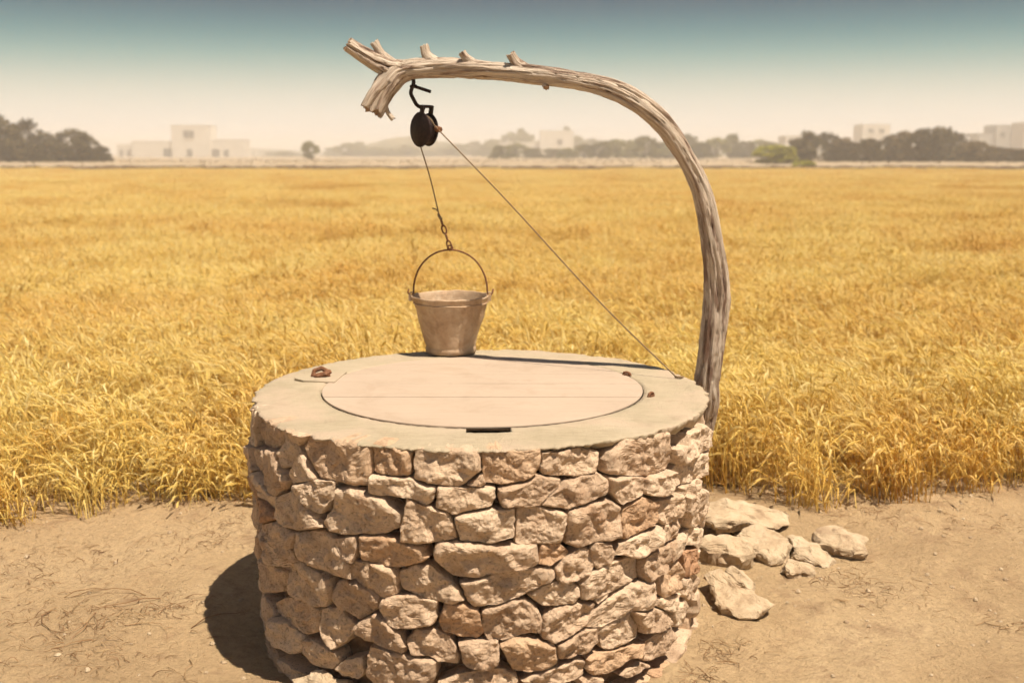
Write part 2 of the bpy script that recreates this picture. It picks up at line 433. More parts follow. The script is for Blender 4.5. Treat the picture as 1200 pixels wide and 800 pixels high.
# corners of the wall's stones: (angle from the camera side in degrees, height in mm), flat lists
STONES = [
    [-66.3,810,-55.5,825,-48.9,830,-48.1,803,-49.4,758,-55.2,733,-62.8,718,-68.2,735],
    [-75.0,820,-66.3,810,-68.2,735,-68.8,694,-74.9,683],
    [-47.1,828,-38.3,825,-41.5,785,-45.7,787,-47.5,811],
    [-48.1,789,-42.5,782,-41.2,759,-42.5,719,-47.9,695,-49.6,740],
    [-40.9,764,-39.0,734,-36.5,693,-43.6,662,-44.4,692,-43.1,713],
    [-38.3,823,-29.2,831,-24.6,829,-22.1,807,-22.2,764,-22.8,703,-25.5,694,-31.5,701,-35.6,698,-38.1,731,-41.0,781],
    [-68.9,691,-49.9,746,-49.0,705,-45.1,671,-46.7,635,-51.7,594,-56.7,586,-64.3,604,-70.4,634],
    [-74.9,678,-70.9,682,-70.4,634,-68.6,617,-74.9,584],
    [-74.9,583,-65.5,619,-56.7,586,-52.5,587,-53.2,535,-55.7,537,-61.6,547,-74.9,533],
    [-74.8,527,-61.9,537,-53.7,528,-51.2,519,-74.9,396,-74.6,419],
    [-43.1,657,-36.6,689,-31.3,697,-31.6,646,-34.6,594,-38.5,605,-41.8,627],
    [-51.8,585,-43.2,645,-41.8,623,-37.2,591,-34.0,551,-43.8,511,-49.3,510,-52.1,532],
    [-30.4,675,-26.6,690,-18.8,667,-14.5,623,-15.1,590,-18.8,563,-25.0,553,-30.0,539,-33.2,544,-34.3,568,-31.5,620],
    [-21.5,821,-18.9,822,-13.0,801,-13.5,742,-17.6,741,-21.5,744],
    [-21.9,731,-17.6,733,-12.9,730,-7.6,715,-8.0,678,-9.3,665,-12.7,681,-16.8,683,-20.0,676,-22.0,683],
    [-12.0,825,-9.4,823,-3.8,817,1.4,816,1.8,795,2.0,765,-1.0,732,-3.0,715,-7.4,723,-12.2,735],
    [2.1,811,6.0,814,10.1,806,14.3,809,14.5,787,13.5,750,10.8,732,6.6,722,3.1,727,2.6,753],
    [-0.8,725,2.3,748,2.8,727,2.0,721],
    [-6.9,717,-3.0,715,4.9,714,4.9,684,4.0,663,-3.4,640,-7.2,658],
    [5.6,709,10.2,719,13.8,737,19.1,722,17.9,698,16.0,679,14.2,656,6.4,660,6.1,684],
    [14.9,797,18.7,795,23.5,799,28.7,787,28.2,762,27.8,733,23.7,728,18.8,735,15.0,742],
    [14.5,655,17.6,690,20.4,712,24.0,725,27.8,729,30.0,707,30.0,667,25.6,651,20.9,640,17.6,647],
    [30.3,780,34.6,806,40.5,805,49.8,798,50.8,749,51.9,705,49.6,680,43.1,684,36.7,702,30.4,719,29.9,750],
    [30.6,712,41.2,683,41.4,655,40.6,635,35.4,627,34.2,622,30.7,670],
    [41.2,681,50.9,676,52.5,638,48.4,615,47.3,610,42.0,629,41.0,638],
    [50.9,745,58.2,731,59.4,764,67.0,777,78.7,718,78.7,668,59.6,688,53.4,686],
    [53.4,681,60.6,685,78.7,663,78.6,567,60.7,608,55.6,613,51.8,640],
    [55.6,608,68.5,588,78.6,516,78.6,465,58.5,507,55.7,565],
    [20.6,629,25.6,642,30.3,645,33.8,614,34.4,577,34.3,518,31.1,516,27.4,525,23.9,513,20.1,532,20.4,577],
    [9.5,652,12.7,653,17.7,636,20.4,621,19.9,578,19.3,535,15.9,539,10.6,543,9.3,548,9.5,604],
    [34.7,603,40.6,624,45.8,596,45.7,527,39.4,516,35.5,510,34.7,522,34.2,573],
    [46.3,594,55.1,587,56.5,529,53.7,516,48.0,514,46.2,540],
    [48.1,510,58.3,517,60.9,463,54.4,447,47.9,454,47.7,488],
    [32.4,483,36.0,500,46.3,516,47.3,498,46.8,458,38.9,440,34.5,463,32.1,466],
    [56.8,576,72.0,539,78.7,439,78.7,387,62.3,442,57.4,526],
    [18.1,458,20.2,485,23.5,507,26.4,499,27.4,452,26.2,423,22.8,409,19.7,411,18.4,427],
    [26.4,499,27.4,519,31.2,505,32.0,480,31.0,451,28.0,436,27.2,461],
    [14.8,536,18.8,530,21.0,504,19.9,486,16.7,474,13.9,482,14.4,508],
    [-7.4,554,0.1,554,6.1,542,13.7,539,14.1,513,13.6,478,9.1,461,5.5,461,1.3,452,-3.3,447,-5.1,464,-7.8,497,-7.9,532],
    [-3.4,631,2.5,647,9.0,652,8.8,570,4.0,556,1.3,563,-2.3,561,-3.0,599],
    [-13.5,678,-11.8,667,-7.9,653,-4.9,646,-3.7,603,-3.2,567,-7.4,554,-11.7,544,-15.2,546,-15.1,572,-14.1,626],
    [-25.0,544,-19.8,554,-15.5,546,-10.2,537,-8.9,505,-10.9,486,-15.4,465,-17.4,468,-21.8,469,-24.6,476,-25.2,510],
    [-31.2,522,-25.8,542,-25.8,500,-26.7,462,-28.4,467,-30.2,494],
    [-43.9,506,-34.1,533,-31.3,518,-30.2,485,-27.3,452,-27.8,433,-27.5,406,-31.5,400,-37.6,408,-43.6,414,-44.9,451],
    [-26.5,463,-21.5,467,-17.4,459,-16.5,439,-16.5,381,-20.4,364,-25.7,397,-27.5,411,-27.8,433],
    [-72.8,405,-51.3,512,-43.9,501,-45.5,449,-44.2,407,-47.3,390,-58.7,414,-70.3,386],
    [-74.6,389,-75.1,383,-58.8,409,-46.1,390,-47.5,375,-64.8,307,-74.7,291,-74.5,334],
    [-74.6,282,-60.4,323,-51.2,341,-54.7,257,-69.0,184,-74.6,209],
    [-59.1,332,-43.6,409,-37.6,398,-34.1,382,-34.5,321,-35.6,289,-40.5,276,-50.7,266,-51.3,336],
    [-32.5,377,-29.1,394,-25.3,393,-20.3,364,-20.4,332,-24.3,295,-26.6,275,-28.5,288,-32.1,296,-33.8,332],
    [-36.6,280,-32.1,291,-30.2,269,-27.9,244,-30.1,200,-33.3,163,-36.4,168,-38.0,214],
    [-63.9,170,-51.6,251,-45.4,274,-39.5,274,-37.1,274,-38.4,193,-42.4,172,-46.5,168,-53.4,169,-61.6,152],
    [-74.6,147,-67.3,172,-60.5,148,-66.9,66,-75.0,14,-74.8,71],
    [-60.6,142,-51.9,167,-46.5,163,-43.0,164,-44.5,119,-48.0,83,-55.0,62,-67.9,40],
    [-44.4,139,-42.5,164,-37.0,151,-33.4,146,-32.7,116,-35.1,87,-40.0,76,-44.1,106],
    [-34.1,91,-30.9,127,-26.4,151,-25.8,115,-27.1,83,-31.6,77],
    [-27.1,256,-24.3,286,-22.0,305,-19.3,298,-15.7,259,-14.4,225,-15.1,201,-19.2,207,-22.4,222,-26.8,233],
    [-23.3,206,-18.2,200,-14.8,192,-8.0,183,-8.4,132,-9.8,89,-21.5,66,-24.6,109],
    [-19.8,360,-17.0,374,-12.7,376,-7.7,368,-7.5,319,-9.1,296,-12.9,286,-16.6,278,-19.3,293,-20.0,333],
    [-16.1,443,-12.5,470,-8.8,476,-7.3,453,-5.4,441,-3.3,415,-1.7,376,-3.7,364,-6.8,369,-11.1,378,-15.6,395,-16.2,416],
    [-2.7,431,1.9,442,6.1,454,10.4,472,17.6,467,17.9,426,13.6,402,10.4,384,6.1,365,-0.0,352,-0.8,372,-1.8,394],
    [12.2,382,15.1,404,17.7,413,21.4,406,23.8,387,23.9,360,22.6,336,16.2,342,14.2,356],
    [-6.5,334,-5.8,365,-1.8,362,1.2,340,1.8,313,2.4,264,0.9,248,-2.5,259,-6.3,280,-7.3,302],
    [1.8,336,6.1,356,11.1,370,13.3,349,15.4,301,15.0,260,10.5,262,6.8,248,3.3,248,2.4,291],
    [-14.4,239,-12.3,274,-8.2,278,-5.0,254,-2.9,205,-3.3,177,-7.4,184,-9.6,200,-13.5,199],
    [-2.9,241,5.2,245,5.7,212,5.5,176,3.9,159,-0.1,164,-2.0,182,-2.3,214],
    [6.1,230,9.9,250,13.7,240,18.1,214,18.8,161,15.8,144,12.2,141,9.0,155,7.7,188],
    [-7.5,110,-3.6,140,3.0,154,6.2,153,10.0,131,9.7,103,4.3,80,-5.3,80],
    [10.6,111,13.2,126,18.5,139,23.4,148,26.5,141,26.1,96,23.5,89,18.6,90,13.9,78],
    [15.2,269,16.3,308,18.2,325,22.9,333,28.4,323,27.7,286,24.9,253,21.1,235,18.0,228,15.7,241],
    [18.7,217,21.1,221,25.0,239,29.0,236,29.6,192,26.2,170,22.6,166,19.5,169],
    [15.7,227,18.1,218,18.8,161,17.2,142,15.8,149],
    [26.2,249,27.4,287,30.3,315,38.0,354,45.4,340,47.0,272,45.5,249,38.9,267,33.7,258,30.2,242],
    [28.3,335,31.7,352,31.4,335,29.1,321],
    [24.2,392,25.9,424,31.0,446,36.3,440,40.9,419,41.5,361,35.8,358,31.8,348,27.6,338,24.3,346],
    [41.8,425,46.9,434,50.4,444,51.4,407,50.5,363,46.4,351,42.8,345,41.6,380],
    [51.1,437,56.8,437,63.5,437,77.2,379,78.7,315,60.0,394,55.1,387,51.7,367],
    [47.6,346,51.8,357,56.1,363,58.6,298,58.2,260,50.8,256,48.7,285],
    [58.4,377,72.5,330,78.7,258,70.7,247,60.6,283],
    [38.9,262,46.1,242,52.7,197,54.5,153,49.2,151,42.8,175,41.1,216],
    [29.4,235,33.0,246,38.5,254,41.2,206,41.4,172,37.7,158,32.5,159,30.9,165],
    [26.7,150,32.1,151,37.7,144,43.6,138,42.8,103,37.0,99,32.0,85,27.6,93,26.4,118],
    [44.1,140,49.2,140,54.7,143,57.6,98,55.6,58,48.7,60,44.0,73,42.8,98],
    [47.7,264,53.6,247,60.4,228,57.3,189,54.1,195,47.2,247],
    [36.3,58,41.9,77,45.2,57,41.1,47,38.2,45],
    [25.0,85,28.0,85,30.8,70,30.1,54,25.4,60],
    [55.7,192,61.8,201,66.5,146,64.7,99,57.2,125],
    [59.7,282,70.9,241,78.7,152,67.6,161,59.6,218],
]

# ------------------------------------------------------------------ ground
def sstep(a, b, x):
    t = min(max((x - a) / (b - a), 0.0), 1.0)
    return t * t * (3 - 2 * t)

EDGE = [(-12, .9), (-6, .55), (-3, .68), (-2.15, .80), (-1.9, .97), (-1.65, 1.07), (-1.4, 1.12), (-1.1, 1.10), (0, 1.25), (1.07, 1.25),
        (1.2, 1.12), (1.54, 1.06), (1.95, 1.10), (2.28, 1.22), (2.62, 1.32), (4, 1.6), (12, 1.9)]
def edge_y(x):
    for (xa, ya), (xb, yb) in zip(EDGE, EDGE[1:]):
        if xa <= x <= xb:
            return ya + (yb - ya) * (x - xa) / (xb - xa)
    return 1.5
FIELD_END = 79.0

def gz(x, y):
    z = 0.85 * sstep(82, 104, y)
    r = math.hypot(x, y)
    if r < 14:
        z += .026 * nz(x, y, 3.1, 1.1, 3) * sstep(0, 1.2, abs(r - .4)) + .014 * nz(x, y, 9.0, 4.5, 4)
        # the soil banks up a little towards the crop, and is trodden down at the wall's left foot
        z += .035 * math.exp(-((y - edge_y(x) + .12) / .18) ** 2)
        z -= .035 * math.exp(-((x + .75) ** 2 + (y + .25) ** 2) / .12)
    return z

def axis_steps(lo, hi, near, fine):
    out, x = [0.0], 0.0
    while x < hi:
        x += fine if x < near else max(fine, (x - near) * .16 + fine)
        out.append(x)
    neg, x = [], 0.0
    while x > lo:
        x -= fine if -x < near else max(fine, (-x - near) * .16 + fine)
        neg.append(x)
    return neg[::-1] + out
xs = axis_steps(-1000, 1000, 3.2, .05)
ys = axis_steps(-40, 1000, 2.4, .05)
gv = [(x, y, gz(x, y)) for y in ys for x in xs]
W = len(xs)
gf = [(j * W + i, j * W + i + 1, (j + 1) * W + i + 1, (j + 1) * W + i) for j in range(len(ys) - 1) for i in range(W - 1)]
gme = mesh('ground', gv, gf, M['soil'], True)
a = gme.attributes.new('meadow', 'FLOAT', 'POINT')
a.data.foreach_set('value', [sstep(50, 70, v[1]) for v in gv])
tag(obj('ground', gme), kind='structure')

# straw-strewn soil under the crop, a sheet just above the ground
fx = [-80 + i * .8 for i in range(201)]
fv, ff = [], []
rows = [0, .1, .2, .3, .45, .6, .9, 1.2, 1.8, 2.5, 5, 9, 16, 28, 44, 60, 78]
for d in rows:
    for x in fx:
        y = edge_y(max(-11.9, min(11.9, x))) + .34 + d
        fv.append((x, y, gz(x, y) + .004))
n = len(fx)
ff = [(j * n + i, j * n + i + 1, (j + 1) * n + i + 1, (j + 1) * n + i) for j in range(len(rows) - 1) for i in range(n - 1)]
tag(obj('field', mesh('field', fv, ff, M['strawfloor'], True)), kind='structure')

# ------------------------------------------------------------------ the well
WALL_H, R_TOP, R_BOT = .82, .79, .755
def wall_r(z):
    return R_BOT + (R_TOP - R_BOT) * z / WALL_H

well = thing('stone_well', 'round dry-stone well with a pale lime-topped rim beside the wheat', 'well')
core = MB()
core.lathe([(.50, -.12), (.700, -.12), (.730, .79), (.50, .79)], 72)
core_o = core.build('well_wall', M['fill'], well)

def stone_mesh(poly, seed, N=52, K=12, bulge=.024, gap=-.0048, top_row=False, mat='stone', rough=1.0):
    """poly: (angle in degrees, height in mm) corners on the wall; gives a rough-faced stone with its own depth"""
    rs = random.Random(seed)
    pts = [Vector((rad(a) * .78, h / 1000.0)) for a, h in poly]
    c = sum(pts, Vector((0, 0))) / len(pts)
    size = (sum((q - c).length for q in pts) / len(pts))
    pts = [c + (q - c) * (1 - gap / max((q - c).length, .02)) for q in pts]
    for _ in range(1):                                   # round the corners a little
        q2 = []
        for i, q in enumerate(pts):
            nx_ = pts[(i + 1) % len(pts)]
            q2 += [q.lerp(nx_, .05), q.lerp(nx_, .95)]
        pts = q2
    L = [(pts[(i + 1) % len(pts)] - pts[i]).length for i in range(len(pts))]
    tot = sum(L)
    bd = []
    i, acc = 0, 0.0
    for k in range(N):
        s = tot * k / N
        while acc + L[i] < s - 1e-9:
            acc += L[i]; i += 1
        b = pts[i].lerp(pts[(i + 1) % len(pts)], (s - acc) / max(L[i], 1e-6))
        d = (b - c)
        w = 1 + .05 * n1(b.x * 34 + seed, b.y * 34, seed * 1.7) + .04 * n1(b.x * 100, b.y * 100, seed * 2.3)
        bd.append(c + d * w)
    planes = []
    for _ in range(rs.randint(6, 9)):
        ang = rs.uniform(0, 2 * math.pi)
        sl = rs.uniform(.12, .62)
        planes.append((Vector((math.cos(ang), math.sin(ang))) * sl, rs.uniform(.45, 1.2)))
    hollows = []
    for _ in range(rs.randint(1, 3)):
        ang = rs.uniform(0, 2 * math.pi)
        hollows.append((Vector((math.cos(ang), math.sin(ang))) * rs.uniform(.25, .8), rs.uniform(.05, .55)))
    ts = [1.0, 1.0, .985] + [.95 - .95 * (k / (K - 1)) for k in range(K)]
    V, F = [], []
    lift = rs.uniform(-.010, .008) - (.018 if top_row else 0)
    for ri, tt in enumerate(ts):
        if tt < 1e-6:
            ring = [c]
        else:
            ring = [c + (b - c) * tt for b in bd]
        for q in ring:
            if ri == 0:
                h = -.095
            elif ri == 1:
                h = -.028 + lift
            else:
                prof = (1 - tt ** 16)
                h = bulge * prof
                for g, a0 in planes:
                    h = min(h, bulge * a0 + g.dot(q - c) * .55)
                for g, a0 in hollows:
                    h = max(h, min(bulge * a0 + g.dot(q - c) * .55, bulge * 1.05) * prof)
                h = max(h, -.010)
                if ri == 2:
                    h -= .006
                h += lift
                am = rough * min(1.0, (1 - tt) * 5 + .25)
                nn = abs(n1(q.x + seed * 3.1, q.y, seed * .77, 16)) * 2 - .5
                h += am * (.010 * nn + .008 * nz(q.x, q.y, seed * 1.31, 36, 4))
            z = q.y
            th = q.x / .78
            r = wall_r(z) + h
            V.append((math.sin(th) * r, -math.cos(th) * r, z))
    nr = len(ts)
    for ri in range(nr - 2):
        for k in range(N):
            k2 = (k + 1) % N
            F.append((ri * N + k, ri * N + k2, (ri + 1) * N + k2, (ri + 1) * N + k))
    last = (nr - 2) * N
    for k in range(N):
        F.append((last + k, last + (k + 1) % N, (nr - 1) * N))
    me = mesh('stone', V, F, M[mat])
    return me

sseed = 11
for flat in STONES:
    poly = [(flat[i], min(flat[i + 1] + (9 if flat[i + 1] > 790 else 0), 822)) for i in range(0, len(flat), 2)]
    sseed += 1
    hi = max(h for _, h in poly)
    span = max(a for a, _ in poly) - min(a for a, _ in poly)
    obj('stone', stone_mesh(poly, sseed, N=72 if span > 5 else 36, K=15 if span > 5 else 8,
                            bulge=.026 if span > 5 else .016, top_row=hi > 780), core_o)
# footing course below what the photograph shows, and the far side of the wall
rr = random.Random(5)
a = -70.0
while a < 80:
    w = rr.uniform(8, 15)
    obj('stone', stone_mesh([(a, -60), (a + w, -70), (a + w - rr.uniform(0, 1), rr.uniform(0, 22)), (a + w * .5, rr.uniform(5, 26)), (a, rr.uniform(0, 22))], sseed, 26, 6), core_o)
    sseed += 1
    a += w
z0 = -60.0
while z0 < 760:
    hgt = rr.uniform(85, 120)
    if z0 + hgt > 730: hgt = 805 - z0
    a = 80.0 + rr.uniform(-4, 4)
    while a < 282:
        w = rr.uniform(11, 22)
        w = min(w, 286 - a)
        j = lambda s: rr.uniform(-s, s)
        obj('stone', stone_mesh([(a + j(1), z0 + j(9)), (a + w / 2, z0 + j(12)), (a + w + j(1), z0 + j(9)), (a + w + j(1), min(z0 + hgt + j(9), 803)),
                                 (a + w / 2, min(z0 + hgt + j(12), 803)), (a + j(1), min(z0 + hgt + j(9), 803))], sseed, 24, 5, top_row=z0 + hgt > 780), core_o)
        sseed += 1
        a += w
    z0 += hgt

# lime screed rim: a ragged-edged slab, flush with the cover inside it
LID_C, LID_R, TOP = (.012, .015), .562, .83
capv, capf = [], []
NT_ = 720
prof_rows = []
for k in range(NT_):
    th = 2 * math.pi * k / NT_                      # 0 faces the camera, positive to the right
    s, c_ = math.sin(th), -math.cos(th)
    right = sstep(.30, .85, math.sin(th))
    ro = .780 + .014 * right + .006 * nz(s * 3, c_ * 3, 1.0, 1.6, 4) + .016 * n1(s * 13, c_ * 13, 4.0) + .012 * n1(s * 40, c_ * 40, 4.0) + .008 * n1(s * 100, c_ * 100, 4.0)
    drop = .006 + .006 * n1(s * 40, c_ * 40, 7.0) + right * (.022 + .022 * n1(s * 24, c_ * 24, 2.0) + .012 * n1(s * 60, c_ * 60, 2.0))
    li = Vector((s, c_))
    # where the ray from the well's axis meets the cover's edge
    lc = Vector(LID_C)
    bq = li.dot(lc)
    rin = bq + math.sqrt(max(bq * bq - lc.length_squared + (LID_R + .0035) ** 2, 0))
    dth = (th + math.pi) % (2 * math.pi) - math.pi
    notch = .050 if abs(dth - rad(4.6)) < rad(6.8) else 0.0
    rin += notch
    col = []
    col.append((s * rin, c_ * rin, TOP - .075))
    col.append((s * rin, c_ * rin, TOP - .004 + .002 * n1(s * 30, c_ * 30, 3)))
    for f in (.08, .25, .45, .65, .82, .93):
        r_ = rin + (ro - rin) * f
        col.append((s * r_, c_ * r_, TOP + .004 * nz(s * r_ * 5, c_ * r_ * 5, 2.2, 1.2, 3) - .006 * f))
    col.append((s * (ro - .003), c_ * (ro - .003), TOP - .008))
    col.append((s * ro, c_ * ro, TOP - .011))
    col.append((s * (ro - .002 - .006 * right), c_ * (ro - .002 - .006 * right), TOP - .011 - drop * .5))
    col.append((s * (ro - .014), c_ * (ro - .014), TOP - .011 - drop))
    col.append((s * .72, c_ * .72, TOP - .03 - drop))
    prof_rows.append(col)
m_ = len(prof_rows[0])
capv = [q for col in prof_rows for q in col]
for k in range(NT_):
    k2 = (k + 1) % NT_
    for i in range(m_ - 1):
        capf.append((k * m_ + i, k * m_ + i + 1, k2 * m_ + i + 1, k2 * m_ + i))
obj('rim_cap', mesh('rim_cap', capv, [f[::-1] for f in capf], M['screed'], True), well)
# dark floor of the shaft just under the cover, seen through the hand hole
sh = MB(); sh.lathe([(.0001, .60), (.50, .60), (.50, .79), (.60, .79)], 48)
sh.build('shaft', M['fill'], well)

# ------------------------------------------------------------------ cover of the well
cover = thing('well_cover', 'round pale pink boarded cover lying in the top of the well', 'well cover', (LID_C[0], LID_C[1], TOP - .03))
cuts = [-LID_R, -.165, .045, .215, .40, LID_R]
for i in range(5):
    y0, y1 = cuts[i] + (.0032 if i else 0), cuts[i + 1] - (.0032 if i < 4 else 0)
    ol = []
    st_ = 26
    for k in range(st_ + 1):
        y = y0 + (y1 - y0) * k / st_
        ol.append((math.sqrt(max(LID_R ** 2 - y * y, 0)), y))
    if i == 0:      # denser steps near the pole of the disc
        ol = [(LID_R * math.sin(t_), -LID_R * math.cos(t_)) for t_ in [math.acos(-y1 / LID_R) * k / 40 for k in range(41)]]
    if i == 4:
        ol = [(LID_R * math.sin(t_), LID_R * math.cos(t_)) for t_ in [math.acos(y0 / LID_R) * (1 - k / 40) for k in range(41)]]
    poly = [(x, y) for x, y in ol] + [(-x, y) for x, y in ol[::-1] if x > 1e-6]
    # drop duplicate pole
    n = len(poly)
    tilt = (rnd.uniform(-.001, .001), rnd.uniform(-.001, .001))
    lv = [(x, y, .026) for x, y in poly] + [(x, y, .030 + tilt[0] + tilt[1] * x) for x, y in poly] + [(x * .997, y + (.0012 if y < (y0 + y1) / 2 else -.0012), .0315 + tilt[0] + tilt[1] * x) for x, y in poly]
    lf = [tuple(range(2 * n, 3 * n)), tuple(range(n))[::-1]]
    for b_ in (0, n):
        lf += [(b_ + k, b_ + (k + 1) % n, b_ + n + (k + 1) % n, b_ + n + k) for k in range(n)]
    obj('board', mesh('board', lv, lf, M['cover']), cover)
def lug(x, y, ang, name='hinge'):
    b = MB()
    b.tube([(-.016, 0, .0), (-.012, 0, .010), (0, 0, .013), (.014, 0, .009), (.018, 0, 0)], .0045, 7)
    b.box((-.012, -.007, -.002), (.013, .007, .005))
    o = b.build(name, M['rust'], cover, loc=(x, y, .031))
    o.rotation_euler.z = ang
lug(.575, -.155, .9); lug(.53, .19, -.7)
# lifting tab on the left side with its rusty staple
b = MB()
tabv = [(-.535, .055), (-.655, .085), (-.690, .12), (-.700, .17), (-.685, .22), (-.650, .26), (-.52, .24)]
n = len(tabv)
b.add([(x, y, .0) for x, y in tabv] + [(x, y, .035) for x, y in tabv],
      [tuple(range(n)), tuple(range(n, 2 * n))[::-1]] + [(k, n + k, n + (k + 1) % n, (k + 1) % n) for k in range(n)])
b.build('tab', M['screed'], cover)
b = MB()
b.tube([(-.03, 0, 0), (-.026, .01, .02), (0, .016, .028), (.022, .01, .018), (.026, 0, 0)], .009, 8)
b.tube([(-.02, -.012, .004), (.018, -.008, .012), (.03, .012, .016)], .010, 8)
b.build('staple', M['rust'], cover, loc=(-.60, .15, .035))

# ------------------------------------------------------------------ driftwood arch
TRUNK = [(0.70, 0.50, -0.14, 0.072), (0.80, 0.37, 0.40, 0.064), (0.850, 0.29, 0.686, 0.058), (0.852, 0.27, 0.803, 0.055), (0.869, 0.26, 0.988, 0.053), (0.873, 0.26, 1.172, 0.049), (0.844, 0.24, 1.35, 0.042), (0.795, 0.22, 1.524, 0.039), (0.701, 0.2, 1.688, 0.04), (0.616, 0.2, 1.784, 0.041), (0.486, 0.22, 1.865, 0.04), (0.346, 0.27, 1.904, 0.035), (0.209, 0.34, 1.927, 0.039), (0.051, 0.42, 1.948, 0.037), (-0.114, 0.52, 1.965, 0.041), (-0.257, 0.55, 1.964, 0.041), (-0.34, 0.56, 1.958, 0.04)]
PRONG = [(-0.248, 0.56, 1.962, 0.036), (-0.34, 0.56, 1.964, 0.045), (-0.395, 0.55, 1.983, 0.041), (-0.457, 0.53, 2.016, 0.034), (-0.511, 0.51, 2.052, 0.031)]
FORK = [(-0.248, 0.56, 1.962, 0.036), (-0.321, 0.56, 1.949, 0.046), (-0.363, 0.55, 1.913, 0.048), (-0.393, 0.54, 1.864, 0.044), (-0.422, 0.53, 1.802, 0.043)]
STUBS = [[(-0.345, 0.555, 1.980, 0.028), (-0.385, 0.55, 2.02, 0.018), (-0.414, 0.55, 2.064, 0.019)],
         [(-0.165, 0.54, 1.962, 0.040), (-0.210, 0.545, 2.010, 0.023), (-0.222, 0.55, 2.050, 0.018)],
         [(-0.020, 0.475, 1.958, 0.036), (-0.060, 0.472, 2.000, 0.019), (-0.074, 0.47, 2.020, 0.018)],
         [(0.175, 0.375, 1.930, 0.040), (0.130, 0.372, 1.974, 0.022), (0.109, 0.365, 2.004, 0.019)],
         [(-0.365, 0.56, 1.878, 0.017), (-0.376, 0.56, 1.833, 0.012), (-0.367, 0.56, 1.8, 0.010), (-0.347, 0.56, 1.774, 0.012)],
         [(-0.375, 0.52, 1.915, 0.028), (-0.418, 0.50, 1.868, 0.023), (-0.449, 0.495, 1.818, 0.021)],
         [(0.232, 0.325, 1.905, 0.017), (0.238, 0.308, 1.886, 0.015), (0.240, 0.30, 1.878, 0.013)]]
def wood_tube(name, pts, parent, per=26, N=56, seed=0.0, ridge=1.0, endcap=True, thin=.87):
    P = catmull(pts, per)
    V, F, G, LW = [], [], [], []
    ref = None
    s = 0.0
    for i, p in enumerate(P):
        q = Vector(p[:3])
        t_ = Vector(P[min(i + 1, len(P) - 1)][:3]) - Vector(P[max(i - 1, 0)][:3])
        t_.normalize()
        if i:
            s += (q - Vector(P[i - 1][:3])).length
        if ref is None:
            ref = Vector((0, 1, 0.01)) if abs(t_.y) < .8 else Vector((1, 0, 0))
        ref = (ref - t_ * ref.dot(t_)).normalized()
        b = t_.cross(ref)
        for k in range(N):
            a_ = 2 * math.pi * k / N + s * .9
            ca, sa = math.cos(2 * math.pi * k / N), math.sin(2 * math.pi * k / N)
            cb, sb = math.cos(a_), math.sin(a_)
            r = p[3] * thin
            lump = nz(cb * .9, sb * .9, s * 3.6 + seed, 1.0, 3) + .45 * nz(cb * 1.8, sb * 1.8, s * 11 + seed, 1.0, 3)
            rid = 1 - abs(n1(cb * 2.3, sb * 2.3, s * 1.4 + seed)) * 2
            rid2 = 1 - abs(n1(cb * 5.2 + 9, sb * 5.2, s * 2.6 + seed)) * 2
            knot = n1(cb * 1.6, sb * 1.6, s * 9 + seed * 2)
            rr_ = r * (1 + .13 * lump + ridge * (.10 * (rid - .5) + .055 * (rid2 - .5)) + .05 * max(knot - .25, 0) * 4)
            # splits that run with the grain
            cr_ = n1(cb * 3.1 + 4, sb * 3.1 - 2, s * .9 + seed * 3)
            if abs(cr_) < .05:
                rr_ -= r * .24 * (1 - abs(cr_) / .05)
            jag = 0.0
            if endcap and i >= len(P) - 4:                  # broken, splintered end
                jag = (.55 * n1(cb * 2.2, sb * 2.2, seed * 5 + 1) + .45 * n1(cb * 6, sb * 6, seed * 5 + 2)) * r * .75 * (i - len(P) + 5) / 4
            V.append(q + (ref * ca + b * sa) * rr_ + t_ * jag)
            G.append((cb * r, sb * r, s + seed))
            LW.append(1 - sstep(1.05, 1.75, q.z))
    m = len(P)
    for i in range(m - 1):
        for k in range(N):
            k2 = (k + 1) % N
            F.append((i * N + k, i * N + k2, (i + 1) * N + k2, (i + 1) * N + k))
    me = bpy.data.meshes.new(name)
    if endcap:
        cpt = Vector(P[-1][:3]) - t_ * .004
        V.append(cpt); G.append((0, 0, s)); LW.append(0)
        ci = len(V) - 1
        for k in range(N):
            F.append(((m - 1) * N + k, (m - 1) * N + (k + 1) % N, ci))
    me.from_pydata([tuple(v) for v in V], [], F)
    me.materials.append(M['wood']); me.materials.append(M['endgrain'])
    sm = [True] * len(F)
    if endcap:
        for k in range(N):
            me.polygons[len(F) - 1 - k].material_index = 1
            sm[len(F) - 1 - k] = False
    me.polygons.foreach_set('use_smooth', sm)
    at_ = me.attributes.new('grain', 'FLOAT_VECTOR', 'POINT')
    at_.data.foreach_set('vector', [x for g in G for x in g])
    at_ = me.attributes.new('low', 'FLOAT', 'POINT')
    at_.data.foreach_set('value', LW)
    me.update()
    return obj(name, me, parent)
arch = thing('driftwood_arch', 'weathered grey driftwood trunk bent in an arch over the well', 'tree trunk')
tr = wood_tube('trunk', TRUNK, arch, 26, 72, 0.0, 1.5)
wood_tube('prong', PRONG, tr, 24, 56, 4.2, 1.6)
wood_tube('fork', FORK, tr, 24, 60, 7.7, 2.3)
for i, s_ in enumerate(STUBS):
    wood_tube('branch_stub', s_, tr, 12, 28, 11.0 + i * 2.1, .8)

